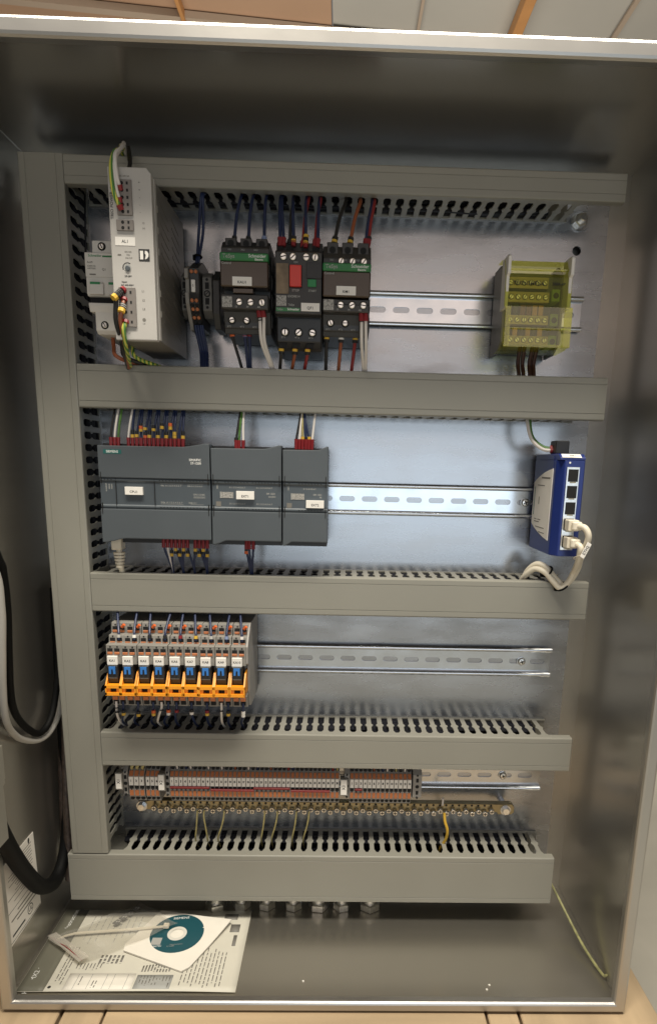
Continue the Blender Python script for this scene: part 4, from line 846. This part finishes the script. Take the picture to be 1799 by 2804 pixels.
# earth wires from the bar to the bottom duct
WE='thin yellow earth wires below the earth bar'
for i,(x,xe) in enumerate(((97.5,94),(105.5,108),(129,121),(177,172.5),(192,185),(214.5,209.5),(229.5,223))):
    wire('%s thin yellow earth wire from the left below the earth bar'%ordn[i],'w_earth',[(x,-322,34),(x-.5,-330,35),(x+(xe-x)*.4,-342,35),(xe,-358,33),(xe-.5,-368,28),(xe,-380,20)],.95,None,(),WE)
wire('bright yellow earth wire below the right half of the earth bar','f_yellow',[(391,-322,34),(392,-332,36),(395.5,-344,36),(395,-358,32),(391,-372,26),(390,-384,20)],1.7,None,(),WE)
wire('white wire stub standing above the right half of the earth bar','w_white',[(389.5,-316,27),(389.3,-309,29),(389,-305,30)],1.3,None,())
wire('green wire curving into the plug on top of the blue switch','w_green',[(478,104,54),(470,104.5,51),(462,109.5,47),(457,117,44),(455,130,40),(455,142,36)],1.7,4,(),G); wire('white wire curving into the plug on top of the blue switch','w_white',[(478,101.8,56),(468,102.5,53),(459.5,108.5,49),(454.4,117,46),(452,130,42),(452,142,36)],1.7,4,(),G)
wire('green and yellow earth wire running down the right wall of the cabinet','w_earth2',[(516,-398,20),(527,-414,40),(539,-436,70),(546,-447,105),(553.5,-451.5,138),(555.3,-447,145)],[1.2,1.3,1.4,1.5,1.5,1.3],None,(),None)
# ------------------------------------------------------------------ cable glands on the floor
for i,(x,r) in enumerate(((116,12.5),(147,10.5),(178,10.2),(211,10.2),(242,12.2),(271,10.2),(305.5,12.4))):
    g = thing('cable_gland','metal cable gland locknut, %s from the left under the bottom duct'%ordn[i],'cable gland',(x,ZB,31),'cable glands in the cabinet floor')
    d=29+random.uniform(-1,1)
    B().lathe((x,ZB+.2,d),'z',[(r*.93,0),(r*1.06,.8),(r*1.06,8.4),(r*.92,9.4)],6,random.uniform(0,1)).obj('locknut','screw',g)
    B().lathe((x,ZB+9.5,d),'z',[(r*.72,0),(r*.72,7.4),(r*.64,8)],16).obj('thread','screw',g,smooth=True); B().lathe((x,ZB+17.6,d),'z',[(r*.52,0),(r*.52,.2)],14).obj('bore','hole',g)
# ------------------------------------------------------------------ papers, disc and bag on the floor
ZP=ZB
def flat(name,pts,z0,z1,mat,parent): return B().pr(pts,'z',z0,z1).obj(name,mat,parent)
MS = thing('instruction_sheet','folded printed instruction sheet lying on the cabinet floor','paper',(50,ZP,100))
def curled(pts_x,pts_d,zf,name,mat,parent,th=.35):
    vs=[];fs=[];nx,nd=len(pts_x),len(pts_d)
    for dd in pts_d:
        for x in pts_x: vs.append((x,zf(x,dd),dd))
    for j in range(nd-1):
        for i in range(nx-1): a=j*nx+i; fs.append((a,a+1,a+1+nx,a+nx))
    b=B().add(vs,fs); o=b.obj(name,mat,parent,smooth=True)
    md=o.modifiers.new('thickness','SOLIDIFY'); md.thickness=th*.001; md.offset=-1
    return o
zf=lambda x,dd: ZP+.8+1.0*math.sin((x+20)/55.)*max(0,(dd-90)/72)+ 1.2*max(0,(dd-140)/22)**2+.5*math.sin(x/30+dd/40)*.4
curled(fr(-64,161,24),fr(38,163,14),zf,'sheet','paper',MS)
def strip_on(x0,x1,d0,d1,mat,name,lift=.5,parent=MS): return curled(fr(x0,x1,max(2,int((x1-x0)/8)+2)),fr(d0,d1,max(2,int((d1-d0)/10)+2)),lambda x,dd: zf(x,dd)+lift,name,mat,parent,.05)
vs=strip_on(-63.6,-36,38.4,162.6,'paper_band','printed_band')
def ftxt(s,x,d,size,mat,parent,rz,lift=.62):
    key=(s,size,mat,rz,'fl')
    cu=bpy.data.curves.new('t','FONT'); cu.body=s; cu.size=size*.001/.72; cu.align_x='CENTER'; cu.align_y='CENTER'; cu.resolution_u=2
    to=bpy.data.objects.new('t',cu); me=bpy.data.meshes.new_from_object(to); bpy.data.objects.remove(to); me.transform(Matrix.Rotation(rz,4,'Z')); me.materials.clear(); me.materials.append(M[mat])
    return link('lettering',me,parent,W(x,zf(x,d)+lift,d)-W(*org(parent)))
ftxt('HT21MX2 series',-54,140,5.2,'ink_white',MS,math.pi/2); ftxt('Instruction',-50,55,5.2,'ink_white',MS,math.pi/2)
rnd=random.Random(3)
def para(x,d0,d1,mat='ink_grey',w=1.0):
    dd=d0
    while dd<d1:
        l=rnd.uniform(3,10); e=min(dd+l,d1); strip_on(x,x+w,dd,e,mat,'printed_line'); dd=e+rnd.uniform(1.2,2)
for i in range(11): para(-30+i*3.4 if i<3 else -26+i*3.6,100+(0 if i<3 else 24),rnd.uniform(146,158) if i<3 else rnd.uniform(130,134))
for i in range(6): para(6+i*4.5,112,124,w=2.4)
for i in range(9): para(-24+i*7,50,rnd.uniform(80,96),'ink_pale',.8)
for i in range(10): para(56+i*3.2,124+abs(5-i)*.6,136,w=1.6,mat='ink_grey')
strip_on(-18,52,138,161,'envelope','printed_table',.45); 
for x in (-8,6,22,30,44): strip_on(x,x+.5,139,160,'ink_pale','printed_line')
for x,a,b_ in ((10,148,158),(13,148,158),(-4,142,154)): para(x,a,b_)
strip_on(54,92,140,160,'ink_pale','printed_table',.45)
for i in range(10): para(58+i*3.4,141,rnd.uniform(150,159))
for i in range(11): para(100+i*4.2,rnd.uniform(98,112),rnd.uniform(150,158))
strip_on(140,151,62,75,'ink_grey','printed_picture'); strip_on(130,146,44,54,'ink_grey','printed_picture'); strip_on(146,150,80,97,'ink_grey','printed_picture')
B().lathe((-36+4,zf(-32,156)+.6,157),'z',[(1.8,0),(1.8,.05)],12).obj('printed_dot','ink',MS)
EV = thing('disc_sleeve','white square paper sleeve with a disc window on the instruction sheet','paper sleeve',(80,ZP+2,90))
ev=[(51.5,42),(140.5,61.2),(102.8,138.9),(23.5,105.8)]
b=B(); cx,cd_,cr=80.8,81,30.4
outer=[]; N_=40
for k in range(N_):
    a=2*math.pi*k/N_; dx,dy=math.cos(a),math.sin(a); tmin=1e9
    for i in range(4):
        (xa,da),(xb,db)=ev[i],ev[(i+1)%4]; ex,ey=xb-xa,db-da; den=dx*ey-dy*ex
        if abs(den)>1e-9:
            t_=((xa-cx)*ey-(da-cd_)*ex)/den; u=((xa-cx)*dy-(da-cd_)*dx)/den
            if t_>0 and -.001<=u<=1.001: tmin=min(tmin,t_)
    outer.append((cx+dx*tmin,cd_+dy*tmin))
inner=[(cx+cr*math.cos(2*math.pi*k/N_),cd_+cr*math.sin(2*math.pi*k/N_)) for k in range(N_)]
zs=lambda x,dd: ZP+3.0+.035*(x-50)*max(0,(100-dd)/60)+1.6*max(0,(x-110)/30)
b.add([(x,zs(x,dd)+1.2,dd) for x,dd in outer]+[(x,zs(x,dd)+1.2,dd) for x,dd in inner],[(k,(k+1)%N_,N_+(k+1)%N_,N_+k) for k in range(N_)])
o=b.obj('front_sheet','envelope',EV); md=o.modifiers.new('t','SOLIDIFY'); md.thickness=.0003
b=B(); b.add([(x,zs(x,dd),dd) for x,dd in outer]+[(cx,zs(cx,cd_),cd_)],[(k,(k+1)%N_,N_) for k in range(N_)]); o=b.obj('back_sheet','envelope',EV); md=o.modifiers.new('t','SOLIDIFY'); md.thickness=.0003
CD = thing('disc','teal printed compact disc seen through the round window of the paper sleeve','disc',(cx,ZP+4,cd_))
def ringd(r0,r1,mat,name,z):
    b=B(); n=48
    b.add([(cx+r0*math.cos(2*math.pi*k/n),zs(cx+r0*math.cos(2*math.pi*k/n),cd_+r0*math.sin(2*math.pi*k/n))+z,cd_+r0*math.sin(2*math.pi*k/n)) for k in range(n)]+[(cx+r1*math.cos(2*math.pi*k/n),zs(cx+r1*math.cos(2*math.pi*k/n),cd_+r1*math.sin(2*math.pi*k/n))+z,cd_+r1*math.sin(2*math.pi*k/n)) for k in range(n)],[(k,(k+1)%n,n+(k+1)%n,n+k) for k in range(n)])
    return b.obj(name,mat,CD)
M['disc_hub']=pm('disc_hub',(.62,.60,.54),.3)
ringd(11,33,'teal','printed_face',.8); ringd(7.2,11,'disc_hub','hub',.82)
def cdtxt(s,x,d,size,mat,rz=.12):
    cu=bpy.data.curves.new('t','FONT'); cu.body=s; cu.size=size*.001/.72; cu.align_x='CENTER'; cu.align_y='CENTER'; cu.resolution_u=2
    to=bpy.data.objects.new('t',cu); me=bpy.data.meshes.new_from_object(to); bpy.data.objects.remove(to); me.transform(Matrix.Rotation(rz,4,'Z')); me.materials.clear(); me.materials.append(M[mat])
    link('lettering',me,CD,W(x,zs(x,d)+1.15,d)-W(*org(CD)))
cdtxt('SIEMENS',80,56.4,3.6,'ink_white'); cdtxt('SIMATIC',61.5,101.5,2.6,'ink_white'); cdtxt('S7-1200',78,101,1.8,'ink_pale'); cdtxt('Documentation',84,98,1.6,'ink_pale')
B().box(55,66,zs(60,95)+1.0,zs(60,95)+1.05,88,99).obj('printed_picture','ink_pale',CD)
BG = thing('zip_bag','clear plastic zip bag with a red closing line on the papers','plastic bag',(10,ZP+6,80))
def bag_z(x,d): return ZP+7.5+2.0*math.sin(x/14+d/11)+1.5*math.sin(d/7-x/23)+.05*max(0,x-20)
cor=[(-60,94),(-12,128),(80,72),(24,30)]
nu,nv=16,12; vs=[];fs=[]
for j in range(nv+1):
    for i in range(nu+1):
        u,v=i/nu,j/nv
        x=(cor[0][0]*(1-u)+cor[3][0]*u)*(1-v)+(cor[1][0]*(1-u)+cor[2][0]*u)*v; d=(cor[0][1]*(1-u)+cor[3][1]*u)*(1-v)+(cor[1][1]*(1-u)+cor[2][1]*u)*v
        vs.append((x,bag_z(x,d),d))
for j in range(nv):
    for i in range(nu): a=j*(nu+1)+i; fs.append((a,a+1,a+nu+2,a+nu+1))
B().add(vs,fs).obj('film','bag',BG,smooth=True)
for off,m,r in ((0,'bag2',.5),(2.6,'f_red',.4),(5,'bag2',.5)): 
    B().tube([(-60+off*.8+(48)*t_,bag_z(-60+off*.8+48*t_,94-off*.5+34*t_)+2.3,94-off*.5+34*t_) for t_ in (0,.25,.5,.75,1)],r,6,3).obj('zip_line',m,BG,smooth=True)
B().pr([(-62,92),(-55,86),(-4,122),(-12,130)],'z',bag_z(-40,105)+1.6,bag_z(-40,105)+2.0).obj('zip_band','bag2',BG)
TI = thing('loose_cable_tie','long white cable tie inside the clear bag across the disc','cable tie',(0,ZP+6,85))
tp_=[(-52,ZP+4.6,93.5),(-44,ZP+5.2,88),(-34,ZP+5.6,84.2),(-12,ZP+5.6,81.4),(20,ZP+5.6,78),(64,ZP+6,72.6)]; sb=B(); sb.add([(x,z,d-1.6) for x,z,d in tp_]+[(x,z,d+1.6) for x,z,d in tp_]+[(x,z+.9,d-1.6) for x,z,d in tp_]+[(x,z+.9,d+1.6) for x,z,d in tp_],[(i+a*6,i+1+a*6,i+1+b_*6,i+b_*6) for i in range(5) for a,b_ in ((0,1),(1,3),(3,2),(2,0))]); sb.obj('strap','cable_white',TI); box('head','cable_white',TI,63,69.4,ZP+5,ZP+9,69,75,bevel=.6)
KY = thing('grey_marker_strip','small dark grey marker strip inside the clear bag','marker strip',(14,ZP+5,56))
for k in range(4):
    u=k/3.; B().pr([(2+15*u,68-24*u),(8+15*u,70-24*u),(12+15*u,64-24*u),(6+15*u,62-24*u)],'z',ZP+5.4,ZP+7.4).obj('segment','dgrey',KY,bevel=.4)
    for q in (0,1): B().pr([(5.5+15*u+q*3,67-24*u+q*.8-q),(7+15*u+q*3,67.4-24*u-q*.2),(8.2+15*u+q*2.6,65.4-24*u-q*.2),(6.7+15*u+q*2.6,65-24*u-q*.2)],'z',ZP+7.4,ZP+7.6).obj('marker_face','cable_grey',KY)
# ------------------------------------------------------------------ left wall: rating label and door cables
LBL = thing('rating_label','white rating label stuck low on the left cabinet wall','label',(XL+.3,-360,124))
B().pr([(-316,92),(-407,89),(-409,161),(-316,161)],'x',XL+.1,XL+.45).obj('plate','white',LBL)
def lrule(z,a,b_,w=.7,m='ink_grey'): box('printed_line',m,LBL,XL+.45,XL+.55,z-w/2,z+w/2,a,b_)
for i in range(13):
    z=-324-i*3.4; lrule(z,98+(i%3),rnd.uniform(126,156))
lrule(-372,92,160,.5,'ink'); 
for i in range(3): lrule(-378-i*5,96,rnd.uniform(130,156),1.6)
B().pr([(-396+6*math.cos(a),112+6*math.sin(a)) for a in fr(0,2*math.pi*15/16,16)],'x',XL+.45,XL+.55).obj('approval_ring','ink',LBL); B().pr([(-396+5*math.cos(a),112+5*math.sin(a)) for a in fr(0,2*math.pi*15/16,16)],'x',XL+.56,XL+.6).obj('approval_disc','white',LBL)
txt('UL',XL+.65,-396,112,5,'ink',LBL,face='x+'); lrule(-400,124,150,2.2,'ink'); lrule(-406,90,160,.6,'ink'); B().pr([(-320+3.4*math.cos(a),103+1.8*math.sin(a)) for a in fr(0,2*math.pi*11/12,12)],'x',XL+.45,XL+.55).obj('printed_mark','ink',LBL)
o=B().tube([(-70,60,235),(-46,24,206),(-30,-9,188),(-31,-46,180),(-38,-85,172),(-47.5,-128,160),(-55.6,-165,145),(-60.5,-192,120),(-61.5,-208,95),(-59,-216,72),(-56.6,-212,50),(-56,-195,30),(-58,-150,18),(-58,-60,12)],3.2,10,6).obj('white_cable','cable_grey',None,smooth=True,o=(-31,-46,180)); tag(o,'pale grey cable looping down the left wall of the cabinet','cable')
o=B().tube([(-62,80,225),(-38,34,192),(-31,-5,176),(-31,-17,172),(-34,-49,165),(-40,-89,158),(-49,-134,145),(-55.5,-164,128),(-58.6,-191,102),(-57.6,-207,78),(-54.6,-199,58),(-53,-170,42),(-51.5,-120,30),(-52,-40,20)],3.6,10,6).obj('black_cable','rubber',None,smooth=True,o=(-31,-17,172)); tag(o,'black cable looping down the left wall beside the pale cable','cable')
o=B().tube([(-50,-226,196),(-52,-262,180),(-55,-300,158),(-59,-340,130),(-60,-376,102),(-58.5,-391,74),(-57.6,-380,52),(-57.5,-350,36),(-58,-300,28),(-58,-200,22),(-58,-60,14)],[8.4,8.4,8.4,8.4,8.4,8.0,6.5,6,6,6,6],14,6).obj('corrugated_sleeve','rubber',None,smooth=True,o=(-55,-300,158)); tag(o,'thick black sleeve coming in from the door at the lower left','cable sleeve')
for i,(x,d,lab) in enumerate(((-60.5,30,'braided cable sleeve in the left corner nearest the wall'),(-53,38,'braided cable sleeve in the left corner nearest the duct'))):
    o=B().tube([(x+2,-405,d+12),(x,-360,d+4),(x,-300,d),(x+1,-230,d-6),(x+3,-150,d-10)],[5.2,5,4.6,4,3.6],12,8).obj('braided_sleeve','braid',None,smooth=True,o=(x,-360,d)); tag(o,lab,'cable sleeve')
DD = thing('door_duct','grey slotted duct on the open door at the left edge','wire duct',(-60,-225,215))
B().pr([(-164,200),(-200,200),(-202,203),(-243,203),(-253,203),(-253,240),(-164,240)],'x',-90,-31.6).obj('cover','duct',DD,bevel=.6)
B().pr([(-166,196),(-198,196),(-198,200),(-166,200)],'x',-88,-33.4).obj('lip','duct',DD)

# ------------------------------------------------------------------ scraps left on the floor
for i,(x,d,lab) in enumerate(((428,150,'tiny white plastic scrap on the right of the cabinet floor, the farther of two'),(424,156,'tiny white plastic scrap on the right of the cabinet floor, the one nearer the rim'),(230,146,'tiny pale speck of swarf on the middle of the cabinet floor'))):
    o=B().pr([(x-1.1,d-.6),(x+.7,d-1.0),(x+1.2,d+.5),(x-.4,d+1.0)],'z',ZB+.2,ZB+1.0).obj('plastic_scrap','white',None,o=(x,ZB,d)); tag(o,lab,'scrap','scraps on the cabinet floor')
